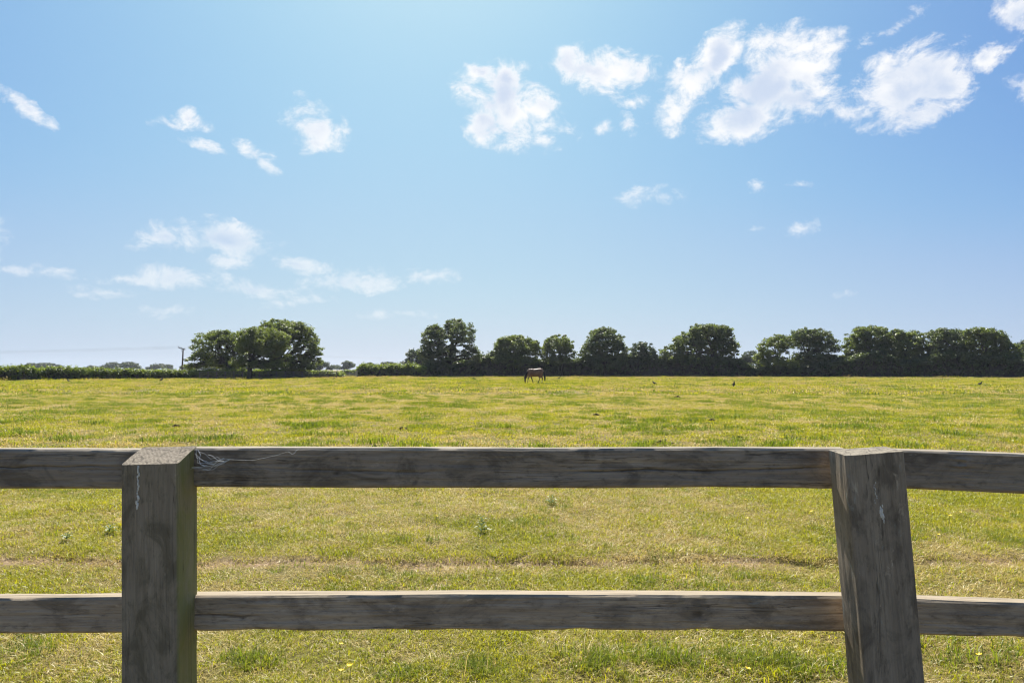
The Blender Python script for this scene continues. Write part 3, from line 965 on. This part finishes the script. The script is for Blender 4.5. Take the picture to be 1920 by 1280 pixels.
hedge('hedge', 'long trimmed hedge running from the left edge to the utility pole', [(-60, 715, 683), (0, 714, 687), (30, 714, 686), (60, 713.4, 690), (200, 712.2, 691), (300, 711, 693), (368, 710, 695.5)], HEDGE, 2.0, 62, .20, 201, .3)
hedge('hedge', 'low dark hedge under the three left oaks with sunlit right end', [(371, 709.8, 694), (450, 709.4, 692), (540, 709, 692), (580, 708.6, 694), (640, 708.2, 698)], HEDGE, 2.2, 62, .22, 202, .2)
hedge('hedge', 'bright topped bushy hedge left of the tallest oak', [(668, 707, 689), (676, 707, 683), (700, 707, 682), (740, 707, 683), (770, 707, 683), (796, 707, 686)], HEDGE, 3.2, 80, .24, 203, .4)
hedge('hedge', 'low distant hedge behind the pale gate', [(636, 705, 695), (660, 704.8, 694.5), (690, 704.6, 694)], HEDGE, 3, 60, .3, 205, .2)
hedge('hedge', 'tall dark overgrown hedge below the whole right row of trees', [(798, 706.8, 680), (850, 706.4, 676), (905, 706.2, 667), (930, 706, 668), (1010, 706, 672), (1080, 706, 670), (1180, 706, 668), (1240, 706, 670), (1300, 706.2, 674), (1390, 706.6, 676), (1430, 706.9, 680), (1480, 707, 682), (1570, 707.2, 672), (1640, 707.4, 664), (1740, 707.8, 664), (1800, 708, 664), (1900, 708.6, 672), (1990, 709.2, 674)], UNDER, 4.2, 95, .27, 204, .6, .75)

# ------------------------------------------------------------------ far rail fence, gate, utility pole
fr = empty('rail_fence', (*[at(520, 693, 108).x], 108, 0))
tag(fr, 'low grey post and rail fence along the foot of the left oaks', 'fence')
fpx = list(range(376, 644, 16))
fp = []
for px in fpx:
    by = 710.6 - (px - 376) * .0078
    Y = CAM_H * F / (by - 693.0)
    p = at(px, 693, Y); fp.append(Vector((p.x, p.y - .3, 0)))
for p in fp:
    MB().box(p + Vector((0, 0, .55)), (.12, .10, 1.15)).build('post', FAR_WOOD, fr)
for a_, b_ in zip(fp, fp[1:]):
    for z in (.38, .70, 1.02):
        d = b_ - a_
        MB().box((a_ + b_) / 2 + Vector((0, -.075, z)), (d.length - .01, .04, .09), math.atan2(d.y, d.x)).build('rail', FAR_WOOD, fr)
Yg = CAM_H * F / 14.6
gl, gr = at(644, 693, Yg).x, at(668, 693, Yg).x
gt = empty('field_gate', ((gl + gr) / 2, Yg, 0))
tag(gt, 'pale five bar field gate in the hedge gap right of the left oaks', 'gate')
for x_ in (gl - .12, gr + .12): MB().box((x_, Yg, .65), (.16, .16, 1.35)).build('gate_post', FAR_PALE, gt)
for z in (.28, .46, .65, .86, 1.1): MB().box(((gl + gr) / 2, Yg - .01, z), (gr - gl - .1, .03, .08)).build('bar', FAR_PALE, gt)
for x_ in (gl + .06, (gl + gr) / 2, gr - .06): MB().box((x_, Yg - .05, .68), (.08, .03, .95)).build('stile', FAR_PALE, gt)

Yp = 125.0
pb = at(341, 693, Yp)
pole = empty('utility_pole', (pb.x, Yp, 0))
tag(pole, 'wooden utility pole with a crossarm standing behind the left hedge', 'utility pole')
ptop = at(343.5, 653, Yp)
MB().tube([(pb.x, Yp, -.2), ptop.lerp(Vector((pb.x, Yp, 0)), .5), ptop], [.16, .14, .11], 10).build('pole', POLE_WOOD, pole, True)
cl, cr_ = at(335.5, 651.5, Yp) + Vector((0, -.16, 0)), at(348, 655.5, Yp) + Vector((0, -.16, 0))
MB().tube([cl, cr_], (.07, .07), 6).build('crossarm', POLE_WOOD, pole)
MB().tube([cl.lerp(cr_, .3), ptop + Vector((0, -.1, -.9))], .025, 5).build('brace', POLE_WOOD, pole)
ends = []
for f in (.05, .5, .95):
    q = cl.lerp(cr_, f)
    MB().tube([q + Vector((0, 0, .05)), q + Vector((0, 0, .14)), q + Vector((0, 0, .2)), q + Vector((0, 0, .28))], [.03, .08, .07, .03], 8).build('insulator', CERAMIC, pole, True)
    ends.append(q + Vector((0, 0, .28)))
WL_LAB = ['nearest overhead wire running left from the pole', 'middle overhead wire running left from the pole', 'farthest overhead wire running left from the pole']
for i, e in enumerate(ends):
    w = at(-900 + 6 * i, 656 + .7 * i, 118.0)
    r2 = at(838 + i, 671 + .5 * i, 420.0)
    P_ = []
    for (p0, p1, sg) in ((w, e, .9), (e, r2, 1.2)):
        for k in range(17):
            t = k / 16
            q = p0.lerp(p1, t); q.z -= sg * 4 * t * (1 - t)
            if not P_ or (q - P_[-1]).length > .01: P_.append(q)
    o = MB().tube(P_, .009, 4).build('overhead_wire', WIRE)
    tag(o, ['overhead power wire on the left end of the pole crossarm', 'overhead power wire on the middle of the pole crossarm', 'overhead power wire on the right end of the pole crossarm'][i], 'wire', 'overhead wires on the utility pole')

# ------------------------------------------------------------------ the near fence
def timber(name, P0, P1, w, t, mat, parent, front=Vector((0, -1, 0)), seed=0, crack=None, notches=(), bow=0.0, top_slope=0.0, ragged=0.0, knots=(), ringstep=.016, chamfer=.006):
    """squared timber from P0 to P1 (centre line); w = height of the face, t = thickness front to back.
    local X runs along it, local Z to the front, local Y across the face."""
    P0, P1 = Vector(P0), Vector(P1)
    L = (P1 - P0).length
    X = (P1 - P0).normalized(); Z = (front - X * front.dot(X)).normalized(); Y = Z.cross(X)
    nf, ns = 40, 14
    sec = []
    hw, ht, c = w / 2, t / 2, chamfer
    for k in range(nf + 1): sec.append((-hw + c + (w - 2 * c) * k / nf, ht, 0, 1))
    for k in range(ns + 1): sec.append((hw, ht - c - (t - 2 * c) * k / ns, 1, 0))
    for k in range(nf // 4 + 1): sec.append((hw - c - (w - 2 * c) * k / (nf // 4), -ht, 0, -1))
    for k in range(ns + 1): sec.append((-hw, -ht + c + (t - 2 * c) * k / ns, -1, 0))
    sec = np.array(sec)
    xs = np.linspace(0, L, max(8, int(L / ringstep)))
    XX = np.repeat(xs[:, None], len(sec), 1)
    YY = np.repeat(sec[None, :, 0], len(xs), 0).copy(); ZZ = np.repeat(sec[None, :, 1], len(xs), 0).copy()
    NY = sec[None, :, 2]; NZ = sec[None, :, 3]
    perim = np.arange(len(sec))[None, :] * 1.0
    d = (fbm(XX * 4 + seed, perim * .16 + seed, seed, 3) - .5) * .0040
    d += (fbm(XX * 9, perim * .9 + seed * 3, seed + 4, 2) - .5) * .0016
    YY = YY + NY * d; ZZ = ZZ + NZ * d
    YY += bow * np.sin(np.pi * XX / L) + (fbm(XX * 1.1 + seed, XX * 0 + 3, seed + 9, 2) - .5) * .006
    if ragged:
        lowm = sstep(-hw * .55, -hw, YY)
        YY += lowm * ragged * sstep(.45, .75, fbm(XX * 4.5, XX * 0 + .5, seed + 2, 3))
    for (nxx, nw, nd) in notches:
        YY += sstep(-hw * .4, -hw, YY) * nd * np.exp(-((XX - nxx) / nw) ** 2)
    CK = np.zeros_like(XX)
    if crack is not None:
        y0, amp, depth, cw = crack
        cy = y0 + amp * (fbm(XX * 1.6 + seed, XX * 0, seed + 6, 4) - .5) * 2 + .006 * (fbm(XX * 14, XX * 0 + 2, seed + 7, 2) - .5)
        on = sstep(.38, .62, vnoise(XX * 2.1, XX * 0 + .3, seed + 8)) * (.55 + .45 * vnoise(XX * 17, XX * 0 + .7, seed + 3))
        cw = cw * (.5 + .8 * vnoise(XX * 6, XX * 0 + 1.7, seed + 5))
        CK = np.where(NZ > .5, on * np.exp(-((YY - cy) / (cw * 1.1)) ** 2), 0)
        ZZ -= np.where(NZ > .5, depth * on * np.exp(-((YY - cy) / cw) ** 2), 0)
    for (kx, ky, kr, kd) in knots:
        rr_ = np.hypot((XX - kx), (YY - ky) * 1.3) / kr
        CK = np.maximum(CK, np.where(NZ > .5, .95 * np.exp(-(rr_ / .6) ** 2) + .45 * np.exp(-((rr_ - 1.25) / .18) ** 2), 0))
        ZZ += np.where(NZ > .5, kd * (np.exp(-((rr_ - 1) / .35) ** 2) - .9 * np.exp(-(rr_ / .5) ** 2)), 0)
    XX = XX + top_slope * -ZZ * sstep(L - .25, L, XX)
    XX = XX + sstep(L - .012, L, XX) * (fbm(perim * .05, perim * 0, seed + 1, 2) - .5) * .006
    V = np.stack([XX, YY, ZZ], -1).reshape(-1, 3)
    n = len(sec); m = len(xs)
    i_, j_ = np.meshgrid(np.arange(m - 1), np.arange(n), indexing='ij')
    a0 = (i_ * n + j_).ravel(); a1 = (i_ * n + (j_ + 1) % n).ravel()
    Q = np.stack([a0, a0 + n, a1 + n, a1], 1)
    me = bpy.data.meshes.new(name)
    cap0 = tuple(range(n)); cap1 = tuple(range((m - 1) * n, m * n))[::-1]
    me.from_pydata(V.tolist(), [], Q.tolist() + [cap0, cap1])
    bm = bmesh.new(); bm.from_mesh(me); bmesh.ops.recalc_face_normals(bm, faces=bm.faces); bm.to_mesh(me); bm.free()
    for p in me.polygons: p.use_smooth = len(p.vertices) == 4
    me.materials.append(mat)
    o = obj(name, me, parent)
    Mw = Matrix((X, Y, Z)).transposed().to_4x4(); Mw.translation = P0
    o.matrix_local = Matrix.Translation(-Vector(parent.location)) @ Mw
    me.set_sharp_from_angle(angle=R(35))
    me.attributes.new('crack', 'FLOAT', 'POINT').data.foreach_set('value', CK.astype(np.float32).ravel())
    return o


fence = empty('post_and_rail_fence', (0, 1.9, 0))
tag(fence, 'weathered dark grey wooden post and rail fence across the foreground', 'fence')
# posts (front face px read off the photograph, 0.15 m wide, 0.105 m deep)
DL, DR_ = 1.80, 1.745
DY = Vector((0, .054, 0))
tl = at(280, 859, DL) + DY; bl_ = at(281.5, 1280, DL) + DY
up = (tl - bl_).normalized()
left_foot = tl - up * (tl.z + .25) / up.z
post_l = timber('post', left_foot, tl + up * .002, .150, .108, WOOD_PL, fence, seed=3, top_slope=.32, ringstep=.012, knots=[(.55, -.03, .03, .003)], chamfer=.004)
DY = Vector((0, .0485, 0))
tr_ = at(1641.5, 848.5, DR_) + DY; br_ = at(1678, 1280, DR_) + DY
up = (tr_ - br_).normalized()
right_foot = tr_ - up * (tr_.z + .25) / up.z
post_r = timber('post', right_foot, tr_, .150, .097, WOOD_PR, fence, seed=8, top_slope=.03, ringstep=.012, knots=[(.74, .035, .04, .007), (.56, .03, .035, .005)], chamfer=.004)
DLR = DL + .108 - .01    # rail faces sit just behind the post fronts


def rail(xa, ya, xb, yb, ha, hb, D, mat, t=.046, **kw):
    """pixel centre heights of the face at both ends, face height px"""
    h = (ha + hb) / 2 * D / F
    a_, b_ = at(xa, ya, D) + Vector((0, t / 2, 0)), at(xb, yb, D) + Vector((0, t / 2, 0))
    return timber('rail', a_, b_, h, t, mat, fence, **kw)


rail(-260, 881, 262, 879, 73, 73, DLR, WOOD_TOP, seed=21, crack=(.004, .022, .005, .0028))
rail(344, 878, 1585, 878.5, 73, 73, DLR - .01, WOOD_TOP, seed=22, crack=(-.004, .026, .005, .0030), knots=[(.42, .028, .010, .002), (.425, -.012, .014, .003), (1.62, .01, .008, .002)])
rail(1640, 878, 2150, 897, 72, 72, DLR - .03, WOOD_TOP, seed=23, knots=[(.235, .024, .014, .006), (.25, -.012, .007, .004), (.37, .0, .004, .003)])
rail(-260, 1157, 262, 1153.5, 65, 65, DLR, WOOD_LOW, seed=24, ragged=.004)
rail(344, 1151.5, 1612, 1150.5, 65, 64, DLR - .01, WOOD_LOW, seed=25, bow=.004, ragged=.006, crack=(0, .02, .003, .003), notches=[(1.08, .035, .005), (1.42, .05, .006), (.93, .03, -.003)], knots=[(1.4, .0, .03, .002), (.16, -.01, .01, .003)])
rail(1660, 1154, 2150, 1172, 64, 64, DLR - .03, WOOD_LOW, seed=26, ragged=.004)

# white droppings down the left post, flaked spot on the right post: thin crusts on the faces
DROP = flat_mat('dried_bird_dropping', (.62, .60, .54), .9, .1, .2, 60)


def crust(parent, name, pts, wid, seed):
    g = random.Random(seed)
    mb = MB()
    for (x_, y_, z_), w_ in zip(pts, wid):
        n = 7; b = len(mb.v)
        for k in range(n):
            th = 6.283 * k / n; r_ = w_ * g.uniform(.6, 1.3)
            mb.v.append(Vector((x_ + math.cos(th) * r_ * 2.2, y_ + math.sin(th) * r_, z_)))
        for k in range(n):
            th = 6.283 * k / n; r_ = w_ * g.uniform(.3, .6)
            mb.v.append(Vector((x_ + math.cos(th) * r_ * 2.2, y_ + math.sin(th) * r_, z_ + .0016)))
        for k in range(n): mb.f.append((b + k, b + (k + 1) % n, b + n + (k + 1) % n, b + n + k))
        mb.f.append(tuple(b + n + k for k in range(n)))
    me = bpy.data.meshes.new(name)
    me.from_pydata([tuple(v) for v in mb.v], [], mb.f); me.materials.append(DROP)
    return obj(name, me, parent)


Lp = (tl - left_foot).length
gdr = random.Random(5)
pl, wl = [], []
for k in range(18):
    t_ = k / 17
    pl.append((Lp - .022 - .105 * t_, .028 + .004 * t_ + gdr.uniform(-.002, .002), .0545)); wl.append(.0016 + gdr.random() * .0016)
o = crust(post_l, 'dropping_streak', pl, wl, 1)
o['label'] = 'white dried bird dropping streak down the left post'
Lr = (tr_ - right_foot).length
pl, wl = [], []
for k in range(9):
    t_ = k / 8
    pl.append((Lr - .135 - .04 * t_, -.004 + gdr.uniform(-.003, .003), .0495)); wl.append(.0018 + .002 * math.sin(t_ * 3.1))
for k in range(10):
    t_ = k / 9
    pl.append((Lr - .075 - .05 * t_, .010 + gdr.uniform(-.004, .004), .0492)); wl.append(.0008 + gdr.random() * .001)
o = crust(post_r, 'flaked_spot', pl, wl, 2)
o['label'] = 'pale flaked spots on the right post'

# cobweb between the left post and the top rail
SILK = flat_mat('cobweb_silk', (.8, .8, .78), .5, .3, .05, 5)
web = MB()
gw = random.Random(9)


def wp(px, py, D=1.86): return at(px, py, D)


strands = [((368, 842), (371, 868)), ((371, 868), (430, 862)), ((380, 880), (430, 861)), ((430, 861), (540, 846)), ((368, 876), (405, 866)), ((372, 846), (430, 862)),
           ((405, 866), (380, 880)), ((366, 850), (400, 872)), ((420, 864), (368, 858)), ((333, 873), (380, 878)), ((360, 876), (425, 864)), ((390, 852), (432, 861)), ((372, 880), (432, 860)), ((374, 870), (420, 858)), ((540, 846), (560, 842))]
for (p, q) in strands:
    a_, b_ = wp(*p), wp(*q, 1.875)
    pts_ = [a_.lerp(b_, t) + Vector((gw.uniform(-.001, .001), 0, -.012 * 4 * t * (1 - t) * gw.random())) for t in (0, .2, .4, .6, .8, 1)]
    web.tube(pts_, gw.choice([.0002, .0003, .0004]), 4)
lo = [wp(371, 843), wp(376, 852), wp(373, 862), wp(376, 870), wp(385, 874)]
web.tube(lo, .0006, 4)
wb = web.build('cobweb', SILK)
tag(wb, 'white cobweb strands between the left post and the top rail', 'cobweb')

# ------------------------------------------------------------------ the horse
def loft_obj(parts):
    mb = MB()
    for pts_, rad_, n in parts:
        mb.tube(pts_, rad_, n)
    return mb


HY = CAM_H * F / 26.6
hx = at(1003, 693, HY).x
M = Mat('bay_horse_coat')
t = M.N('ShaderNodeTexCoord').outputs['Object']
sep = M.N('ShaderNodeSeparateXYZ'); M.L(t, sep.inputs[0])
nz = M.noise(t, 5, 3, .6)
coat = M.mix(M.rng(nz, .35, .65), (.14, .072, .043), (.215, .122, .080))
legs = M.rng(M.math('ADD', sep.outputs[2], M.math('MULTIPLY', nz, .15)), .52, .70, 1, 0)
coat = M.mix(legs, coat, (.012, .009, .008))
hm = M.rng(sep.outputs[0], -.74, -.82, 0, .8)
coat = M.mix(hm, coat, (.022, .013, .010))
hind = M.math('MULTIPLY', M.rng(sep.outputs[0], .45, .5, 0, 1), M.rng(sep.outputs[2], .33, .29, 0, 1))
coat = M.mix(M.math('MULTIPLY', hind, M.rng(sep.outputs[2], .05, .07, 0, .9)), coat, (.5, .45, .4))
COAT = M.principled(coat, .55, .2)
DARKHAIR = flat_mat('black_mane_and_tail_hair', (.012, .010, .009), .6, .3, .3, 30)
horse = empty('horse', (hx, HY, float(gz(hx, HY)) + .05))
tag(horse, 'bay brown horse with black legs and tail grazing in the field', 'horse')
T = []
# trunk from rump to chest: +x is the tail end, the horse faces -x (left)
T.append(([(.82, 0, 1.12), (.76, 0, 1.13), (.62, 0, 1.14), (.38, 0, 1.11), (.12, 0, 1.05), (-.15, 0, 1.04), (-.38, 0, 1.09), (-.55, 0, 1.10), (-.66, 0, 1.05), (-.72, 0, 1.0)],
          [(.10, .12), (.20, .26), (.28, .36), (.30, .39), (.32, .40), (.31, .395), (.28, .39), (.23, .34), (.17, .25), (.08, .10)], 16))
# neck and head reaching down to the grass
T.append(([(-.46, 0, 1.20), (-.62, 0, 1.07), (-.76, 0, .88), (-.87, 0, .69), (-.92, 0, .58)], [(.18, .27), (.14, .25), (.105, .19), (.09, .15), (.085, .13)], 12))
T.append(([(-.86, 0, .66), (-.93, 0, .60), (-.965, 0, .47), (-.975, 0, .30), (-.965, 0, .16), (-.955, 0, .06), (-.95, 0, .03)], [(.07, .10), (.10, .14), (.10, .155), (.075, .115), (.058, .085), (.06, .075), (.04, .05)], 12))
for s_ in (-1, 1):
    T.append(([(-.90, s_ * .07, .62), (-.955, s_ * .10, .67), (-1.0, s_ * .11, .71)], [.035, .04, .008], 6))


def leg(pts_, rad_): T.append((pts_, rad_, 10))


# near fore (stepping forward), off fore (back), near hind (back under), off hind
leg([(-.48, -.15, 1.05), (-.52, -.16, .82), (-.58, -.15, .66), (-.68, -.15, .48), (-.70, -.15, .28), (-.705, -.15, .13), (-.735, -.15, .06), (-.745, -.15, .0)], [(.13, .17), (.10, .13), (.068, .08), (.055, .06), (.036, .04), (.045, .048), (.05, .055), (.062, .07)])
leg([(-.42, .15, 1.05), (-.41, .16, .82), (-.38, .15, .66), (-.31, .15, .47), (-.24, .15, .28), (-.19, .15, .14), (-.19, .15, .06), (-.20, .15, .0)], [(.13, .17), (.10, .13), (.068, .08), (.055, .06), (.036, .04), (.045, .048), (.05, .055), (.062, .07)])
leg([(.50, -.16, 1.10), (.42, -.17, .86), (.40, -.16, .70), (.50, -.15, .52), (.42, -.15, .33), (.34, -.15, .15), (.30, -.15, .07), (.29, -.15, .0)], [(.19, .24), (.15, .20), (.10, .12), (.062, .075), (.042, .046), (.048, .05), (.052, .056), (.064, .07)])
leg([(.62, .16, 1.10), (.62, .17, .86), (.62, .16, .70), (.74, .15, .52), (.72, .15, .33), (.70, .15, .15), (.67, .15, .07), (.66, .15, .0)], [(.19, .24), (.15, .20), (.10, .12), (.062, .075), (.042, .046), (.048, .05), (.052, .056), (.064, .07)])
hb = MB()
for p_, r_, n_ in T: hb.tube([Vector(q) + Vector(horse.location) for q in p_], r_, n_)
body = hb.build('body', COAT, horse, True)
rm = body.modifiers.new('remesh', 'REMESH'); rm.mode = 'VOXEL'; rm.voxel_size = .022; rm.use_smooth_shade = True
sm = body.modifiers.new('smooth', 'SMOOTH'); sm.factor = .5; sm.iterations = 4
ho = Vector(horse.location)
MB().tube([ho + Vector(q) for q in ((.80, 0, 1.22), (.90, 0, 1.12), (.945, 0, .90), (.965, 0, .65), (.98, 0, .40), (.975, 0, .24))], [.045, .06, .075, .085, .075, .03], 8).build('tail', DARKHAIR, horse, True)
MB().tube([ho + Vector(q) for q in ((-.44, -.03, 1.44), (-.60, -.06, 1.30), (-.75, -.09, 1.09), (-.88, -.09, .87), (-.99, -.04, .71))], [(.03, .04), (.035, .09), (.03, .10), (.03, .09), (.025, .04)], 8).build('mane', DARKHAIR, horse, True)
MB().tube([ho + Vector(q) for q in ((-1.0, 0, .70), (-1.055, 0, .60), (-1.06, 0, .50))], [(.04, .02), (.045, .02), (.02, .008)], 6).build('forelock', DARKHAIR, horse, True)

# ------------------------------------------------------------------ crows
FEATHER = flat_mat('black_crow_feathers', (.010, .010, .012), .7, .15, .2, 40)
CROWS = [(302, 715.6, .0, 1, 'black crow with wings raised near the left hedge, far left of the field'),
         (128, 717.5, 2.6, 0, 'small black crow at far left in front of the long hedge'),
         (490, 713.4, .4, 0, 'black crow standing in front of the left oaks'),
         (890, 713.4, 3.0, 0, 'black crow in the far grass left of the horse'),
         (1376, 725.5, .9, 2, 'largest black crow, upright, in the grass below the lopsided oak'),
         (1227, 723, 2.2, 0, 'black crow right of the horse, halfway to the upright crow'),
         (1838, 724, .3, 0, 'black crow at far right of the field, right of the upright crow'),
         (1048, 711.5, .3, 0, 'tiny black crow just right of the horse tail'),
         (626, 712.5, 1.3, 0, 'tiny black crow in front of the hedge gap and gate')]
for (px, py, rz, pose, lab) in CROWS:
    gx_, gy_ = gpoint(px, py)
    r0 = empty('crow', (gx_, gy_, float(gz(gx_, gy_)) + .05))
    r0.rotation_euler = (0, 0, rz)
    tag(r0, lab, 'bird', 'crows on the field')
    tl_ = {0: .2, 1: .1, 2: .85}[pose]
    ca, sa = math.cos(tl_), math.sin(tl_)

    def cp(x_, y_, z_): return Vector((gx_, gy_, r0.location.z)) + Vector((x_ * ca - z_ * sa * .2, y_, .17 + x_ * sa + z_ * ca))
    MB().tube([cp(-.26, 0, .0), cp(-.16, 0, .0), cp(-.08, 0, .01), cp(.03, 0, .02), (cp(.12, 0, .05)), cp(.165, 0, .095), cp(.205, 0, .11), cp(.235, 0, .105)], [(.035, .008), (.045, .02), (.07, .06), (.085, .075), (.06, .055), (.045, .045), (.035, .035), (.012, .014)], 10).build('body', FEATHER, r0, True)
    MB().tube([cp(.23, 0, .105), cp(.285, 0, .09)], [.014, .003], 6).build('beak', FEATHER, r0)
    for s_ in (-1, 1):
        MB().tube([cp(.0, s_ * .03, -.05), Vector((gx_ + .02, gy_ + s_ * .03, r0.location.z - .05))], .007, 5).build('leg', FEATHER, r0)
        if pose == 1:
            MB().tube([cp(.05, s_ * .05, .05), cp(-.02, s_ * .2, .16), cp(-.12, s_ * .36, .2)], [(.08, .012), (.07, .01), (.015, .004)], 6).build('wing', FEATHER, r0, True)
        else:
            MB().tube([cp(.07, s_ * .07, .03), cp(-.05, s_ * .085, .03), cp(-.2, s_ * .045, .0)], [(.012, .045), (.014, .05), (.006, .012)], 6).build('wing', FEATHER, r0, True)

# ------------------------------------------------------------------ dung heaps and molehills
DUNG = flat_mat('dry_horse_dung', (.060, .042, .026), .95, .1, .4, 14)
HEAPS = [(1238, 832, 0.055, 'dark dung heap just above the top rail, right of centre'), (1262, 834, 0.033, 'smaller dung heap beside the heap above the top rail'), (755, 806, 0.066, 'dung heap left of centre, above the top rail'),
         (1118, 780, 0.072, 'dung heap in mid field below the horse'), (702, 839, 0.033, 'small dung heap touching the top rail left of centre'), (330, 802, 0.066, 'dung heap by the dark tuft on the left of the field'),
         (1335, 790, 0.066, 'dung heap in mid field, right of centre'), (1386, 822, 0.044, 'little dung heap, rightmost near the top rail'), (1270, 746, 0.110, 'far dung heap between the horse and the upright crow')]
for i, (px, py, r_, lab) in enumerate(HEAPS):
    gx_, gy_ = gpoint(px, py)
    g = random.Random(i)
    r0 = empty('dung_heap', (gx_, gy_, float(gz(gx_, gy_))))
    tag(r0, lab, 'dung', 'dung heaps in the field')
    mb = MB()
    for k in range(16):
        a_ = g.random() * 6.283; q = g.random() ** .6 * r_
        c = Vector((gx_ + q * math.cos(a_) * 1.4, gy_ + q * math.sin(a_), r0.location.z + .03 + (1 - q / r_) * r_ * .6))
        s_ = r_ * g.uniform(.28, .42)
        mb.tube([c - Vector((0, 0, s_)), c - Vector((0, 0, s_ * .5)), c + Vector((0, 0, s_ * .4)), c + Vector((0, 0, s_))], [s_ * .4, s_, s_ * .9, s_ * .3], 7)
    mb.build('droppings', DUNG, r0, True)

# ------------------------------------------------------------------ buttercups and weeds in the near grass
PETAL = flat_mat('yellow_petal', (.80, .58, .02), .5, .3, .1, 20)
STEM = flat_mat('flower_stem', (.10, .15, .03), .7, .2, .2, 20)
CUPS = [(637, 1209, 'buttercup under the lower rail, topmost of three left of centre'), (655, 1256, 'buttercup near bottom edge, right one of the lower pair left of centre'), (640, 1265, 'buttercup near bottom edge, left one of the lower pair left of centre'),
        (1398, 1254, 'buttercup under the lower rail left of the right post'), (1848, 1233, 'buttercup under the lower rail right of the right post'), (1528, 961, 'buttercup between the rails close to the left side of right post'),
        (1781, 973, 'buttercup between the rails right of right post, lower of two side by side'), (1800, 964, 'buttercup between the rails right of right post, rightmost'), (1760, 1007, 'buttercup between the rails right of right post, nearest the lower rail'),
        (815, 969, 'buttercup between the rails left of the thistle'), (1400, 938, 'buttercup just under the top rail, between middle and right post'), (1402, 978, 'buttercup between the rails, lower one between middle and right post')]
cup = None
for i, (px, py, lab) in enumerate(CUPS):
    gx_, gy_ = gpoint(px, py + 14)
    z_ = float(gz(gx_, gy_))
    if cup is None:
        cup = empty('buttercup', (0, 0, 0))
        MB().tube([(0, 0, 0), (.008, 0, .05), (.004, .004, .09)], [.0016, .0013, .001], 5).build('stem', STEM, cup)
        for k in range(5):
            th = k * 1.2566
            mb = MB(); o_ = Vector((.004, .004, .09))
            u = Vector((math.cos(th), math.sin(th), 0)); v_ = Vector((-u.y, u.x, 0))
            mb.v = [o_, o_ + u * .008 + v_ * .006 + Vector((0, 0, .003)), o_ + u * .014 + v_ * .003 + Vector((0, 0, .007)), o_ + u * .014 - v_ * .003 + Vector((0, 0, .007)), o_ + u * .008 - v_ * .006 + Vector((0, 0, .003))]
            mb.v += [p_ + Vector((0, 0, .0008)) for p_ in mb.v]
            mb.f = [(4, 3, 2, 1, 0), (5, 6, 7, 8, 9)] + [(a_, (a_ + 1) % 5, (a_ + 1) % 5 + 5, a_ + 5) for a_ in range(5)]
            mb.build('petal', PETAL, cup)
        r0 = cup
    else:
        r0 = cup.copy(); col.objects.link(r0)
        for ch in cup.children:
            c = ch.copy(); col.objects.link(c); c.parent = r0
    r0.location = (gx_, gy_, z_)
    r0.rotation_euler = (random.uniform(-.15, .45), random.uniform(-.2, .2), random.uniform(0, 6))
    s_ = random.uniform(.8, 1.15); r0.scale = (s_, s_, s_)
    tag(r0, 'small yellow ' + lab, 'flower', 'buttercups in the near grass')

WEED = foliage_mat('weed_leaves', (.07, .11, .02), (.13, .18, .03), (.24, .32, .04))
for i, (px, py, h_, n, lab) in enumerate([(903, 996, .15, 18, 'green thistle standing between the rails near the middle of the picture'), (1034, 945, .11, 14, 'green dock plant just under the top rail near the middle'),
                                       (125, 1018, .06, 12, 'dark green rosette weed between the rails at far left'), (205, 1002, .07, 10, 'small leafy weed beside the left post')]):
    gx_, gy_ = gpoint(px, py)
    z_ = float(gz(gx_, gy_))
    g = random.Random(40 + i)
    r0 = empty('weed', (gx_, gy_, z_)); tag(r0, lab, 'plant')
    MB().tube([(gx_, gy_, z_ - .01), (gx_ + .005, gy_, z_ + h_)], [.003, .0015], 5).build('stem', STEM, r0)
    for k in range(n):
        th = k * 2.4 + g.uniform(-.3, .3); zz = z_ + h_ * (k / n) * .95 + .01
        ln = (.085 - .05 * k / n) * g.uniform(.8, 1.2)
        u = Vector((math.cos(th), math.sin(th), 0)); v_ = Vector((-u.y, u.x, 0))
        o_ = Vector((gx_, gy_, zz)); mb = MB()
        mb.v = [o_, o_ + u * ln * .5 + v_ * ln * .2 + Vector((0, 0, ln * .35)), o_ + u * ln + Vector((0, 0, ln * .25)), o_ + u * ln * .5 - v_ * ln * .2 + Vector((0, 0, ln * .35)), o_ + u * ln * .5 + Vector((0, 0, ln * .28))]
        mb.f = [(0, 4, 1), (4, 2, 1), (0, 3, 4), (4, 3, 2)]
        mb.build('leaf', WEED, r0)

# ------------------------------------------------------------------ haze
hz = MB().box((0, 450, 7.4), (1500, 1100, 17.2)).build('haze', BARK)
hz.data.materials.clear()
hm_ = bpy.data.materials.new('summer_haze'); hm_.use_nodes = True
ht = hm_.node_tree; ht.nodes.clear()
pv = ht.nodes.new('ShaderNodeVolumePrincipled')
pv.inputs['Color'].default_value = (.82, .88, 1, 1)
pv.inputs['Density'].default_value = .00012
pv.inputs['Anisotropy'].default_value = .35
ho_ = ht.nodes.new('ShaderNodeOutputMaterial'); ht.links.new(pv.outputs[0], ho_.inputs['Volume'])
hz.data.materials.append(hm_)
tag(hz, 'thin summer haze over the whole field', 'haze', kind='stuff')
